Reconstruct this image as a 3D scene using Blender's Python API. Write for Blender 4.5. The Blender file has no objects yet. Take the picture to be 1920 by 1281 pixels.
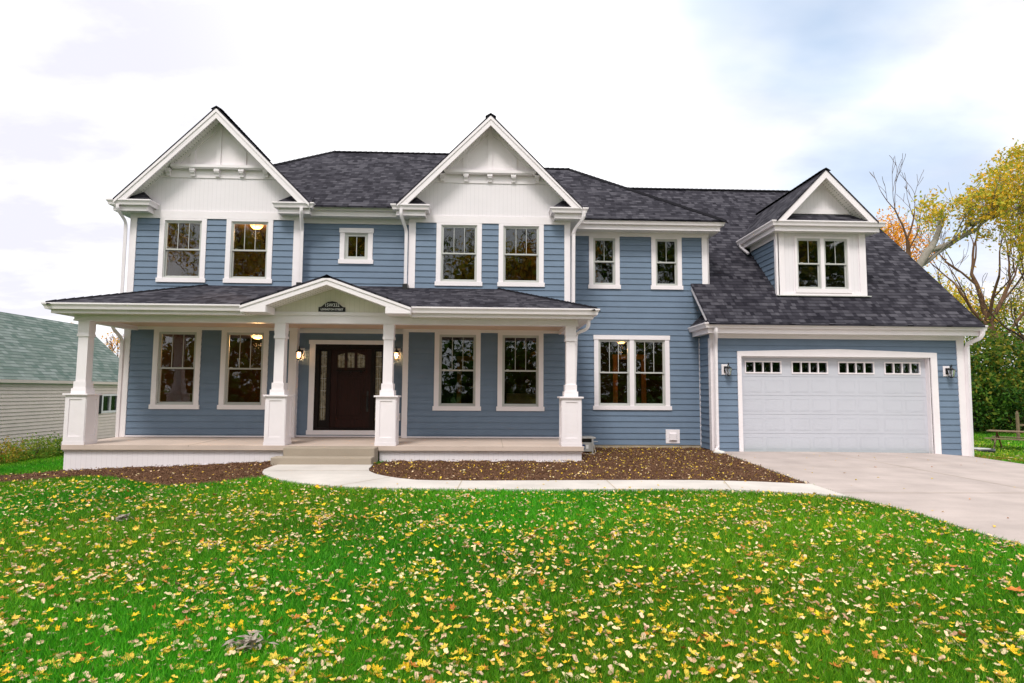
import bpy, bmesh, math, random
import numpy as np
from mathutils import Vector, Matrix
R_ = math.radians
random.seed(7); rng = np.random.default_rng(7)
scene = bpy.context.scene
# ------------------------------------------------------------------ camera
cam = bpy.data.cameras.new("camera"); cam_o = bpy.data.objects.new("camera", cam)
scene.collection.objects.link(cam_o); scene.camera = cam_o
cam.sensor_width = 36.0; cam.lens = 1145.72/1920*36.0; cam.clip_start = .05; cam.clip_end = 2000
CR = Vector((0.99927145, -0.03757529, 0.00668329)); CU = Vector((-0.00969841, -0.08064163, 0.99669598)); CF = Vector((0.03691219, 0.99603465, 0.0809473))
m = Matrix.Identity(4)
for i in range(3): m[i][0], m[i][1], m[i][2] = CR[i], CU[i], -CF[i]
m[2][3] = 1.474
cam_o.matrix_world = m
# ------------------------------------------------------------------ world
world = bpy.data.worlds.new("World"); scene.world = world; world.use_nodes = True
SUN_EL, SUN_AZ = R_(54), R_(200)          # azimuth clockwise from +Y: behind and a little left of the viewer
def build_world():
    nt = world.node_tree; N = nt.nodes; L = nt.links; N.clear()
    out = N.new('ShaderNodeOutputWorld'); bg = N.new('ShaderNodeBackground')
    sky = N.new('ShaderNodeTexSky'); sky.sky_type = 'NISHITA'; sky.sun_disc = False
    sky.sun_elevation = SUN_EL; sky.sun_rotation = SUN_AZ
    tc = N.new('ShaderNodeTexCoord')
    sep = N.new('ShaderNodeSeparateXYZ'); L.new(tc.outputs['Generated'], sep.inputs[0])
    def M(op, a, b=None, c=None, clamp=False):
        n = N.new('ShaderNodeMath'); n.operation = op; n.use_clamp = clamp
        for i, v in enumerate((a, b, c)):
            if v is None: continue
            if isinstance(v, (int, float)): n.inputs[i].default_value = v
            else: L.new(v, n.inputs[i])
        return n.outputs[0]
    zz = M('ADD', M('MAXIMUM', sep.outputs[2], 0.0), .22)
    cmb = N.new('ShaderNodeCombineXYZ'); L.new(M('DIVIDE', sep.outputs[0], zz), cmb.inputs[0]); L.new(M('DIVIDE', sep.outputs[1], zz), cmb.inputs[1])
    def noise(scale, det, off):
        mp = N.new('ShaderNodeMapping'); L.new(cmb.outputs[0], mp.inputs[0]); mp.inputs['Location'].default_value = off; mp.inputs['Scale'].default_value = (1, 1.5, 1)
        n = N.new('ShaderNodeTexNoise'); L.new(mp.outputs[0], n.inputs['Vector']); n.inputs['Scale'].default_value = scale; n.inputs['Detail'].default_value = det; n.inputs['Roughness'].default_value = .55
        return n.outputs['Fac']
    n1 = noise(1.6, 6, (3.1, 1.7, 0)); n2 = noise(.9, 5, (9.2, 4.4, 2))
    def lobe(v, lo, hi):                 # 0..1 around a direction of the sky
        d = N.new('ShaderNodeVectorMath'); d.operation = 'DOT_PRODUCT'; L.new(tc.outputs['Generated'], d.inputs[0]); d.inputs[1].default_value = Vector(v).normalized()
        r = N.new('ShaderNodeMapRange'); r.interpolation_type = 'SMOOTHSTEP'; L.new(d.outputs['Value'], r.inputs[0]); r.inputs[1].default_value = lo; r.inputs[2].default_value = hi
        return r.outputs[0]
    def mixc(f, a, b):
        n = N.new('ShaderNodeMix'); n.data_type = 'RGBA'
        if isinstance(f, (int, float)): n.inputs[0].default_value = f
        else: L.new(f, n.inputs[0])
        for i, v in ((6, a), (7, b)):
            if isinstance(v, tuple): n.inputs[i].default_value = v+(1,)
            else: L.new(v, n.inputs[i])
        return n.outputs[2]
    # grey-lilac cloud bellies low on the left and on the right of the view
    g = M('MAXIMUM', lobe((-.85, .97, .46), .86, .985), lobe((.82, .97, .40), .90, .99))
    gm = M('MULTIPLY', g, M('MULTIPLY', M('SUBTRACT', n1, .34, clamp=True), 4.2, clamp=True), clamp=True)
    base = mixc(M('MULTIPLY', gm, .72), (1.16, 1.16, 1.18), (.66, .655, .76))
    # openings of blue
    b = M('MAXIMUM', lobe((.50, .92, .66), .975, .998), M('MULTIPLY', lobe((.66, .97, .33), .982, .9995), .6))
    bm = M('MULTIPLY', b, M('MULTIPLY', M('SUBTRACT', n2, .18, clamp=True), 3.2, clamp=True), clamp=True)
    skyc = N.new('ShaderNodeMix'); skyc.data_type = 'RGBA'; skyc.blend_type = 'MULTIPLY'; skyc.inputs[0].default_value = 1
    L.new(sky.outputs[0], skyc.inputs[6]); skyc.inputs[7].default_value = (.13, .13, .13, 1)
    blue = mixc(.55, skyc.outputs[2], (.58, .80, 1.06))
    col = mixc(bm, base, blue)
    L.new(col, bg.inputs[0]); bg.inputs[1].default_value = 0.90
    L.new(bg.outputs[0], out.inputs[0])
build_world()
# ------------------------------------------------------------------ sun (broad, overcast)
sl = bpy.data.lights.new("sun", 'SUN'); sl.energy = 2.0; sl.angle = R_(16); sl.color = (1, .96, .9)
so = bpy.data.objects.new("sun", sl); scene.collection.objects.link(so)
sd = Vector((math.sin(SUN_AZ)*math.cos(SUN_EL), math.cos(SUN_AZ)*math.cos(SUN_EL), math.sin(SUN_EL)))
so.rotation_euler = (-sd).to_track_quat('-Z', 'Y').to_euler(); so.location = (0, 0, 30)
scene.view_settings.view_transform = 'Standard'; scene.view_settings.look = 'None'
scene.view_settings.exposure = 0.35; scene.view_settings.gamma = 1
scene.render.engine = 'CYCLES'
scene.render.resolution_x = 1024; scene.render.resolution_y = 683
# ------------------------------------------------------------------ materials
MATS = {}
class NT:
    def __init__(s, name, rough=.6, spec=.3, metal=0):
        s.m = bpy.data.materials.new(name); s.m.use_nodes = True; MATS[name] = s.m
        s.N = s.m.node_tree.nodes; s.L = s.m.node_tree.links
        s.b = s.N['Principled BSDF']; s.b.inputs['Roughness'].default_value = rough
        s.b.inputs['Specular IOR Level'].default_value = spec; s.b.inputs['Metallic'].default_value = metal
        s._tc = None
    def n(s, t, **k):
        x = s.N.new(t)
        for a, v in k.items(): setattr(x, a, v)
        return x
    def tc(s, w='Object'):
        if s._tc is None: s._tc = s.n('ShaderNodeTexCoord')
        return s._tc.outputs[w]
    def math(s, op, a, b=None, clamp=False):
        x = s.n('ShaderNodeMath', operation=op, use_clamp=clamp)
        for i, v in enumerate((a, b)):
            if v is None: continue
            if isinstance(v, (int, float)): x.inputs[i].default_value = v
            else: s.L.new(v, x.inputs[i])
        return x.outputs[0]
    def noise(s, scale, det=4, vec=None, sc=(1, 1, 1), rough=.55):
        mp = s.n('ShaderNodeMapping'); s.L.new(vec if vec is not None else s.tc(), mp.inputs[0]); mp.inputs['Scale'].default_value = sc
        x = s.n('ShaderNodeTexNoise'); s.L.new(mp.outputs[0], x.inputs['Vector']); x.inputs['Scale'].default_value = scale; x.inputs['Detail'].default_value = det; x.inputs['Roughness'].default_value = rough
        return x.outputs['Fac']
    def ramp(s, f, stops):
        x = s.n('ShaderNodeValToRGB'); s.L.new(f, x.inputs[0]); e = x.color_ramp.elements
        while len(e) < len(stops): e.new(.5)
        for i, (p, c) in enumerate(stops): e[i].position = p; e[i].color = (*c, 1)
        return x.outputs[0]
    def mix(s, f, a, b, mode='MIX'):
        x = s.n('ShaderNodeMix', data_type='RGBA', blend_type=mode)
        if isinstance(f, (int, float)): x.inputs[0].default_value = f
        else: s.L.new(f, x.inputs[0])
        for i, v in ((6, a), (7, b)):
            if isinstance(v, tuple): x.inputs[i].default_value = (*v, 1)
            else: s.L.new(v, x.inputs[i])
        return x.outputs[2]
    def col(s, c):
        if isinstance(c, tuple): s.b.inputs['Base Color'].default_value = (*c, 1)
        else: s.L.new(c, s.b.inputs['Base Color'])
    def bump(s, h, strength=.3, dist=.01):
        x = s.n('ShaderNodeBump'); x.inputs['Strength'].default_value = strength; x.inputs['Distance'].default_value = dist
        s.L.new(h, x.inputs['Height']); s.L.new(x.outputs[0], s.b.inputs['Normal'])
    def sep(s, v):
        x = s.n('ShaderNodeSeparateXYZ'); s.L.new(v, x.inputs[0]); return x.outputs
def varied(name, c, amt=.08, scale=3, rough=.5, spec=.3, metal=0, fine=0, sc=(1, 1, 1)):
    t = NT(name, rough, spec, metal); f = t.noise(scale, 5, sc=sc)
    lo = tuple(x*(1-amt) for x in c); hi = tuple(min(1, x*(1+amt)) for x in c)
    t.col(t.ramp(f, [(.3, lo), (.7, hi)]))
    if fine: t.bump(t.noise(fine, 3), .15, .004)
    return t
varied('trim_white', (.83, .775, .80), .03, 2, .45, .35, fine=60)
varied('soffit_plain', (.80, .74, .66), .03, 2, .5)
varied('porch_ceiling', (.66, .47, .34), .04, 2, .5)  # tan stands in for warm lamp light on a white ceiling
varied('greige_vinyl', (.50, .50, .48), .05, 2, .4)
varied('foundation', (.42, .35, .26), .15, 4, .9, .1, fine=40)
varied('black_metal', (.012, .012, .013), .3, 8, .35, .5)
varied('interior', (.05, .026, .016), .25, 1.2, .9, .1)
varied('interior_wood', (.50, .20, .06), .3, 4, .6, .2, sc=(6, 1, 1))
varied('grey_box', (.42, .41, .39), .1, 6, .5, .4)
varied('dark_door', (.020, .0045, .0035), .35, 5, .4, .2, sc=(9, 9, .8))
varied('door_frame_dark', (.007, .0025, .002), .3, 5, .45, .2, sc=(9, 9, .8))
varied('garage_white', (.53, .54, .60), .02, 1.5, .45, .3)
varied('table_wood', (.22, .16, .10), .3, 5, .8, .2, fine=30)
varied('table_wood_red', (.33, .13, .06), .25, 5, .8, .2, fine=30)
varied('shutter_black', (.015, .015, .015), .2, 5, .6)
varied('bark_grey', (.26, .235, .20), .35, 3, .9, .1, fine=20, sc=(1, 1, .4))
varied('bark_dark', (.055, .038, .028), .35, 3, .95, .1, fine=20)
varied('bark_brown', (.13, .075, .045), .35, 3, .95, .1, fine=20)
varied('rock_white', (.7, .68, .64), .1, 9, .8)
varied('cardboard', (.36, .2, .09), .1, 3, .8)
def siding_mat(name, c):
    t = NT(name, .55, .25)
    f = t.noise(3.2, 4, sc=(1, 1, 1)); g = t.noise(1.0, 2, sc=(.6, .6, 6.6))
    a = t.ramp(f, [(.3, tuple(x*.95 for x in c)), (.7, tuple(x*1.05 for x in c))])
    t.col(t.mix(.6, a, t.ramp(g, [(.35, (.95, .95, .95)), (.65, (1.03, 1.03, 1.03))]), 'MULTIPLY'))
    t.bump(t.noise(40, 4, sc=(.25, .25, 3)), .25, .002)
siding_mat('siding_blue', (.153, .209, .292))
siding_mat('vinyl_tan', (.82, .68, .62))
def bead_mat(name, c, pitch, axis=0, ax2=None):
    t = NT(name, .5, .3); s = t.sep(t.tc())
    v = s[axis]
    fr = t.math('FRACT', t.math('MULTIPLY', v, 1/pitch))
    gr = t.math('LESS_THAN', fr, .06)
    f = t.noise(2, 3)
    a = t.ramp(f, [(.3, tuple(x*.97 for x in c)), (.7, c)])
    t.col(t.mix(gr, a, tuple(x*.84 for x in c)))
    t.bump(t.math('SUBTRACT', 1.0, gr), .5, .006)
bead_mat('bead_white', (.80, .755, .785), .102)
bead_mat('bead_cream', (.78, .735, .65), .102)
def soffit_mat():
    t = NT('soffit_vented', .5, .3); s = t.sep(t.tc())
    fx = t.math('FRACT', t.math('MULTIPLY', s[0], 1/.10)); fy = t.math('FRACT', t.math('MULTIPLY', s[1], 1/.10))
    gr = t.math('MAXIMUM', t.math('LESS_THAN', fx, .07), 0.0)
    hx = t.math('LESS_THAN', t.math('FRACT', t.math('MULTIPLY', s[0], 1/.05)), .35); hy = t.math('LESS_THAN', t.math('FRACT', t.math('MULTIPLY', s[1], 1/.16)), .14)
    hole = t.math('MULTIPLY', hx, hy)
    a = t.mix(gr, (.80, .78, .74), (.6, .58, .54))
    t.col(t.mix(hole, a, (.10, .09, .08)))
    t.bump(t.math('SUBTRACT', 1.0, gr), .4, .005)
soffit_mat()
def shingle_mat(name, dark, mid, light, wid, row):
    t = NT(name, .92, .12); uv = t.tc('UV')
    def brick(w, off, sq=1.0, shift=(0, 0, 0), mort=.0):
        mp = t.n('ShaderNodeMapping'); t.L.new(uv, mp.inputs[0]); mp.inputs['Location'].default_value = shift
        b = t.n('ShaderNodeTexBrick'); t.L.new(mp.outputs[0], b.inputs['Vector'])
        b.inputs['Scale'].default_value = 1; b.inputs['Brick Width'].default_value = w; b.inputs['Row Height'].default_value = row
        b.inputs['Mortar Size'].default_value = mort; b.inputs['Mortar Smooth'].default_value = .1; b.inputs['Bias'].default_value = 0
        b.offset = off; b.offset_frequency = 2; b.squash = sq; b.squash_frequency = 3
        b.inputs['Color1'].default_value = (0, 0, 0, 1); b.inputs['Color2'].default_value = (1, 1, 1, 1); b.inputs['Mortar'].default_value = (.5, .5, .5, 1)
        return b.outputs['Color'], b.outputs['Fac']
    c1, _ = brick(wid, .37, .7); c2, _ = brick(wid*1.7, .61, 1.3, (.13, 0, 0))
    v = t.mix(.36, c1, c2)
    big = t.noise(.5, 3, vec=uv); gran = t.noise(70, 3, vec=uv)
    c = t.ramp(v, [(.12, dark), (.5, mid), (.88, light)])
    c = t.mix(.5, c, t.ramp(gran, [(.3, (.72, .72, .74)), (.7, (1.28, 1.26, 1.24))]), 'MULTIPLY')
    c = t.mix(.35, c, t.ramp(big, [(.35, (.9, .9, .92)), (.65, (1.1, 1.08, 1.08))]), 'MULTIPLY')
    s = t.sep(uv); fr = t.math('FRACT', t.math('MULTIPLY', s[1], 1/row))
    lo = t.math('LESS_THAN', fr, .16)  # shadow line of each shingle row, put into the colour
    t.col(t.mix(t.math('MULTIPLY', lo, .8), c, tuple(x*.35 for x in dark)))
    h = t.math('ADD', t.math('SUBTRACT', 1.0, fr), t.math('MULTIPLY', v, .6))
    t.bump(t.math('ADD', h, t.math('MULTIPLY', gran, .3)), .8, .012)
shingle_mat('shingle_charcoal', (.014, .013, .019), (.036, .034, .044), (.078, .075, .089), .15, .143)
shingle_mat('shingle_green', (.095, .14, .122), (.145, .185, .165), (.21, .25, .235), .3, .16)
def concrete(name, c, amt=.07):
    t = NT(name, .85, .2); a = t.noise(1.3, 6); b = t.noise(40, 4)
    k = t.ramp(a, [(.3, tuple(x*(1-amt) for x in c)), (.7, tuple(x*(1+amt) for x in c))])
    streak = t.noise(3, 4, sc=(.3, 3, 1))
    k = t.mix(.5, k, t.ramp(streak, [(.3, (.93, .92, .91)), (.7, (1.04, 1.04, 1.04))]), 'MULTIPLY')
    t.col(t.mix(.4, k, t.ramp(b, [(.3, (.9, .9, .9)), (.7, (1.06, 1.06, 1.06))]), 'MULTIPLY')); t.bump(b, .2, .003)
concrete('concrete_walk', (.55, .51, .475), .11); concrete('concrete_drive', (.44, .375, .35), .13); concrete('concrete_step', (.35, .295, .235)); concrete('porch_slab', (.56, .46, .40))
def ground_mat():
    t = NT('ground_grass', .95, .1); a = t.noise(.35, 5); b = t.noise(14, 5)
    c = t.ramp(a, [(.35, (.022, .085, .010)), (.6, (.05, .13, .015)), (.75, (.13, .15, .02))])
    t.col(t.mix(.7, c, t.ramp(b, [(.3, (.55, .55, .55)), (.7, (1.35, 1.35, 1.35))]), 'MULTIPLY')); t.bump(b, .6, .03)
ground_mat()
def mulch_mat():
    t = NT('mulch', .95, .08); a = t.noise(45, 6, rough=.7); b = t.noise(2.5, 4)
    c = t.ramp(a, [(.3, (.020, .010, .006)), (.5, (.110, .056, .032)), (.72, (.25, .145, .09))])
    t.col(t.mix(.6, c, t.ramp(b, [(.3, (.65, .62, .6)), (.7, (1.25, 1.2, 1.15))]), 'MULTIPLY')); t.bump(a, 1, .03)
mulch_mat()
def attr_mat(name, rough=.7, trans=.25, spec=.2):
    t = NT(name, rough, spec); a = t.n('ShaderNodeAttribute', attribute_name='col'); t.L.new(a.outputs['Color'], t.b.inputs['Base Color'])
    if trans:
        tr = t.n('ShaderNodeBsdfTranslucent'); t.L.new(a.outputs['Color'], tr.inputs[0]); mx = t.n('ShaderNodeMixShader'); mx.inputs[0].default_value = trans
        t.L.new(t.b.outputs[0], mx.inputs[1]); t.L.new(tr.outputs[0], mx.inputs[2]); t.L.new(mx.outputs[0], t.N['Material Output'].inputs[0])
attr_mat('blades', .6, .3); attr_mat('foliage', .65, .35); attr_mat('litter', .7, .12); attr_mat('chips', .9, 0, .1)
def leaf_mat(name, c, c2):
    t = NT(name, .65, .25); f = t.noise(28, 4); k = t.ramp(f, [(.35, c2), (.6, c)])
    t.col(k); tr = t.n('ShaderNodeBsdfTranslucent'); t.L.new(k, tr.inputs[0]); mx = t.n('ShaderNodeMixShader'); mx.inputs[0].default_value = .12
    t.L.new(t.b.outputs[0], mx.inputs[1]); t.L.new(tr.outputs[0], mx.inputs[2]); t.L.new(mx.outputs[0], t.N['Material Output'].inputs[0])
leaf_mat('leaf_yellow', (.90, .62, .02), (.76, .42, .02)); leaf_mat('leaf_tan', (.84, .68, .42), (.62, .44, .24)); leaf_mat('leaf_orange', (.66, .25, .04), (.42, .12, .03)); leaf_mat('leaf_brown', (.52, .35, .22), (.30, .18, .11)); leaf_mat('leaf_gold', (.86, .64, .10), (.70, .44, .05))
def glass_mat():
    t = NT('window_glass'); t.N.remove(t.b)
    g = t.n('ShaderNodeBsdfGlossy'); g.inputs['Roughness'].default_value = .015; g.inputs['Color'].default_value = (.95, .97, 1, 1)
    tr = t.n('ShaderNodeBsdfTransparent'); tr.inputs[0].default_value = (.80, .83, .82, 1)
    fr = t.n('ShaderNodeFresnel'); fr.inputs[0].default_value = 1.55
    nz = t.n('ShaderNodeBump'); nz.inputs['Strength'].default_value = .07; nz.inputs['Distance'].default_value = .02; t.L.new(t.noise(2.2, 2), nz.inputs['Height'])
    t.L.new(nz.outputs[0], g.inputs['Normal'])
    mx = t.n('ShaderNodeMixShader'); t.L.new(t.math('MULTIPLY', fr.outputs[0], 1.25, clamp=True), mx.inputs[0]); t.L.new(tr.outputs[0], mx.inputs[1]); t.L.new(g.outputs[0], mx.inputs[2])
    t.L.new(mx.outputs[0], t.N['Material Output'].inputs[0])
glass_mat()
t = NT('lantern_glass', .05, .5); t.col((.85, .87, .9)); t.b.inputs['Transmission Weight'].default_value = .95
t = NT('leaded_glass', .12, .6); t.col(t.ramp(t.noise(14, 4), [(.3, (.07, .055, .035)), (.7, (.34, .29, .2))])); t.bump(t.noise(50, 2), .5, .004)
def emis(name, c, s):
    t = NT(name); t.col(c); t.b.inputs['Emission Color'].default_value = (*c, 1); t.b.inputs['Emission Strength'].default_value = s
emis('bulb_warm', (1, .62, .25), 14); emis('dome_warm', (1, .58, .22), 2.4)
t = NT('sign_black', .4, .4); t.col((.008, .008, .009)); t = NT('sign_white', .5, .3); t.col((.8, .8, .8))
t = NT('label_blue', .5); t.col((.03, .06, .15))
# ------------------------------------------------------------------ mesh helpers
COL = scene.collection
class MB:
    def __init__(s): s.v = []; s.f = []; s.m = []; s.uv = {}
    def add(s, vs, fs, mi=0):
        o = len(s.v); s.v += [tuple(v) for v in vs]
        for f in fs: s.f.append(tuple(o+i for i in f)); s.m.append(mi)
    def box(s, x0, x1, y0, y1, z0, z1, mi=0):
        s.add([(x0, y0, z0), (x1, y0, z0), (x1, y1, z0), (x0, y1, z0), (x0, y0, z1), (x1, y0, z1), (x1, y1, z1), (x0, y1, z1)],
              [(0, 3, 2, 1), (4, 5, 6, 7), (0, 1, 5, 4), (1, 2, 6, 5), (2, 3, 7, 6), (3, 0, 4, 7)], mi)
    def frus(s, cx, cy, z0, z1, h0, h1, mi=0):     # square frustum
        v = []
        for z, h in ((z0, h0), (z1, h1)): v += [(cx-h, cy-h, z), (cx+h, cy-h, z), (cx+h, cy+h, z), (cx-h, cy+h, z)]
        s.add(v, [(0, 3, 2, 1), (4, 5, 6, 7), (0, 1, 5, 4), (1, 2, 6, 5), (2, 3, 7, 6), (3, 0, 4, 7)], mi)
    def pxz(s, poly, y0, y1, mi=0):                # x,z polygon extruded along y
        n = len(poly)
        if sum(poly[i][0]*poly[(i+1) % n][1]-poly[(i+1) % n][0]*poly[i][1] for i in range(n)) < 0: poly = poly[::-1]
        s.add([(x, y0, z) for x, z in poly]+[(x, y1, z) for x, z in poly],
              [tuple(range(n)), tuple(range(2*n-1, n-1, -1))]+[(i, i+n, (i+1) % n+n, (i+1) % n) for i in range(n)], mi)
    def pyz(s, poly, x0, x1, mi=0):
        n = len(poly)
        if sum(poly[i][0]*poly[(i+1) % n][1]-poly[(i+1) % n][0]*poly[i][1] for i in range(n)) < 0: poly = poly[::-1]
        s.add([(x0, y, z) for y, z in poly]+[(x1, y, z) for y, z in poly],
              [tuple(range(n-1, -1, -1)), tuple(range(n, 2*n))]+[(i, (i+1) % n, (i+1) % n+n, i+n) for i in range(n)], mi)
    def slab(s, poly, t, mi=0):                    # sloped roof plane with thickness; uv in metres along eave / up the slope
        p = [Vector(q) for q in poly]; n = Vector((0, 0, 0))
        for i in range(len(p)): n += p[i].cross(p[(i+1) % len(p)])
        n.normalize()
        if n.z < 0: p.reverse(); n = -n
        u = Vector((-n.y, n.x, 0));
        if u.length < 1e-4: u = Vector((1, 0, 0))
        u.normalize(); w = n.cross(u)
        k = len(p); o = len(s.v); s.v += [tuple(q) for q in p]+[(q.x, q.y, q.z-t) for q in p]
        s.uv[len(s.f)] = [(q.dot(u), q.dot(w)) for q in p]
        s.f.append(tuple(o+i for i in range(k))); s.m.append(mi)
        s.f.append(tuple(o+k+i for i in range(k-1, -1, -1))); s.m.append(mi)
        for i in range(k): s.f.append((o+i, o+k+i, o+k+(i+1) % k, o+(i+1) % k)); s.m.append(mi)
    def sweep(s, path, prof, mi=0):                # profile (outward, z) along an xy path, outward = right-hand side
        P = [Vector(q) for q in path]; dirs = [(P[i+1]-P[i]).normalized() for i in range(len(P)-1)]; rings = []
        for i, p in enumerate(P):
            a = dirs[max(i-1, 0)]; b = dirs[min(i, len(dirs)-1)]
            na = Vector((a.y, -a.x)); nb = Vector((b.y, -b.x)); mt = (na+nb).normalized(); mt = mt/max(.2, mt.dot(na))
            rings.append([(p.x+mt.x*d, p.y+mt.y*d, z) for d, z in prof])
        k = len(prof); o = len(s.v)
        for r in rings: s.v += r
        for i in range(len(rings)-1):
            for j in range(k):
                a = o+i*k+j; b = o+i*k+(j+1) % k; s.f.append((a, b, b+k, a+k)); s.m.append(mi)
        s.f.append(tuple(o+j for j in range(k-1, -1, -1))); s.m.append(mi)
        s.f.append(tuple(o+(len(rings)-1)*k+j for j in range(k))); s.m.append(mi)
    def tube(s, pts, rad, n=6, mi=0, cap=True):
        P = [Vector(q) for q in pts]
        if not isinstance(rad, (list, tuple)): rad = [rad]*len(P)
        o = len(s.v); up = Vector((.13, .27, .95))
        for i, p in enumerate(P):
            d = (P[min(i+1, len(P)-1)]-P[max(i-1, 0)]).normalized()
            a = d.cross(up)
            if a.length < .1: a = d.cross(Vector((1, 0, 0)))
            a.normalize(); b = d.cross(a)
            for k in range(n):
                t = 2*math.pi*k/n; q = p+(a*math.cos(t)+b*math.sin(t))*rad[i]; s.v.append(tuple(q))
        for i in range(len(P)-1):
            for k in range(n):
                a = o+i*n+k; b = o+i*n+(k+1) % n; s.f.append((a, a+n, b+n, b)); s.m.append(mi)
        if cap:
            s.f.append(tuple(o+k for k in range(n))); s.m.append(mi)
            s.f.append(tuple(o+(len(P)-1)*n+k for k in range(n-1, -1, -1))); s.m.append(mi)
    def lathe(s, c, prof, n=12, mi=0):             # (r,z) profile about a vertical axis
        o = len(s.v)
        for r, z in prof:
            for k in range(n): t = 2*math.pi*k/n; s.v.append((c[0]+r*math.cos(t), c[1]+r*math.sin(t), c[2]+z))
        for i in range(len(prof)-1):
            for k in range(n): a = o+i*n+k; b = o+i*n+(k+1) % n; s.f.append((a, b, b+n, a+n)); s.m.append(mi)
    def build(s, name, mats, parent=None, origin=None, smooth=False, bevel=0):
        me = bpy.data.meshes.new(name)
        if origin is None: origin = root_loc(parent) if parent else (0, 0, 0)
        ox, oy, oz = origin
        me.from_pydata([(x-ox, y-oy, z-oz) for x, y, z in s.v], [], s.f)
        if isinstance(mats, str): mats = [mats]
        for q in mats: me.materials.append(MATS[q])
        me.polygons.foreach_set('material_index', s.m)
        if s.uv:
            uvl = me.uv_layers.new(name='uv')
            for fi, uvs in s.uv.items():
                for li, q in zip(me.polygons[fi].loop_indices, uvs): uvl.data[li].uv = q
        if smooth: me.polygons.foreach_set('use_smooth', [True]*len(me.polygons))
        me.update()
        o = bpy.data.objects.new(name, me); COL.objects.link(o)
        if parent: o.parent = parent
        else: o.location = origin
        if bevel:
            b = o.modifiers.new('bevel', 'BEVEL'); b.width = bevel; b.segments = 1; b.limit_method = 'ANGLE'
        return o
def root_loc(o):
    while o.parent: o = o.parent
    return tuple(o.location)
def thing(name, label, cat, loc=(0, 0, 0), group=None):
    o = bpy.data.objects.new(name, None); COL.objects.link(o); o.location = loc; o.empty_display_size = .2
    return tag(o, label, cat, group)
def tag(o, label=None, cat=None, group=None, kind=None):
    if label: o['label'] = label
    if cat: o['category'] = cat
    if group: o['group'] = group
    if kind: o['kind'] = kind
    return o
def h(x, y=0):                                      # the lie of the land
    z = 0.0
    if x < -4: z = -.045*(-4-x)
    if x < -9: z -= .02*(-9-x)
    if x > 8: z = -.008*(x-8)
    if x > 11: z -= .06*(x-11)
    if x > 12.5: z -= .03*(x-12.5)
    return max(z, -.75) if x < 0 else max(z, -.85)
hv = np.vectorize(h)
# ------------------------------------------------------------------ ground sheets
def sheet(name, poly, off, thick, mat, step=1.0, bumpy=0, kind='structure'):
    bm = bmesh.new(); vs = [bm.verts.new((x, y, 0)) for x, y in poly]; f = bm.faces.new(vs)
    if f.normal.z < 0: f.normal_flip()
    bmesh.ops.triangulate(bm, faces=bm.faces[:])
    xs = [p[0] for p in poly]; ys = [p[1] for p in poly]
    for ax, (a, b) in enumerate(((min(xs), max(xs)), (min(ys), max(ys)))):
        k = a+step
        while k < b:
            co = (k, 0, 0) if ax == 0 else (0, k, 0); no = (1, 0, 0) if ax == 0 else (0, 1, 0)
            bmesh.ops.bisect_plane(bm, geom=bm.verts[:]+bm.edges[:]+bm.faces[:], plane_co=co, plane_no=no); k += step
    top = bm.faces[:]; bd = [e for e in bm.edges if e.is_boundary]; bdv = {v for e in bd for v in e.verts}
    for v in bm.verts:
        v.co.z = h(v.co.x, v.co.y)+off
        if bumpy and v not in bdv: v.co.z += bumpy*(random.random()-.3)
    r = bmesh.ops.extrude_edge_only(bm, edges=bd)
    for g in r['geom']:
        if isinstance(g, bmesh.types.BMVert): g.co.z -= thick
    bmesh.ops.recalc_face_normals(bm, faces=bm.faces[:])
    me = bpy.data.meshes.new(name); bm.to_mesh(me); bm.free(); me.materials.append(MATS[mat])
    o = bpy.data.objects.new(name, me); COL.objects.link(o); tag(o, kind=kind); return o
def ground():
    xs = [-400, -150, -60]+[x for x in range(-30, 31)]+[60, 150, 400]; ys = [-400, -150, -60, -20, -5]+list(range(-4, 45, 2))+[60, 120, 400, 900]
    mb = MB(); nx = len(xs)
    for y in ys:
        for x in xs: mb.v.append((x, y, h(x, y)-.012))
    for j in range(len(ys)-1):
        for i in range(nx-1): a = j*nx+i; mb.f.append((a, a+1, a+1+nx, a+nx)); mb.m.append(0)
    tag(mb.build('ground', 'ground_grass', smooth=True), kind='structure')
ground()
WALK = [(-4.06, 12.13), (-4.08, 11.75), (-4.05, 11.35), (-3.95, 11.0), (-3.80, 10.69), (-3.39, 10.13), (-2.9, 9.74), (-2.5, 9.51), (-2.1, 9.36), (-1.7, 9.27), (-.6, 9.17), (.67, 9.13), (2.0, 9.16), (3.07, 9.19), (3.9, 9.06), (4.6, 8.80), (5.06, 8.56),
        (5.14, 9.69), (4.3, 9.96), (3.38, 10.10), (2.0, 10.08), (.73, 10.03), (-.2, 10.0), (-.8, 10.02), (-1.16, 10.08), (-1.5, 10.3), (-1.75, 10.55), (-1.95, 10.8), (-2.12, 11.15), (-2.2, 11.5), (-2.24, 12.13)]
DRIVE = [(5.70, 15.09), (5.15, 9.70), (5.07, 8.55), (5.22, 7.9), (5.26, 7.4), (5.2, 6.63), (5.17, 5.86), (5.17, 3), (5.17, -12), (11.3, -12), (11.5, 8), (11.9, 13.4), (12.1, 15.12)]
BED1 = [(-2.26, 12.2), (-2.2, 11.5), (-2.12, 11.15), (-1.95, 10.8), (-1.75, 10.55), (-1.5, 10.3), (-1.16, 10.08), (-.8, 10.02), (-.2, 10.0), (.73, 10.03), (2.0, 10.08), (3.38, 10.10), (4.3, 9.96), (5.14, 9.69), (5.70, 15.09), (5.6, 16.0), (2.0, 16.0), (1.9, 12.95), (-2.0, 12.95)]
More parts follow.
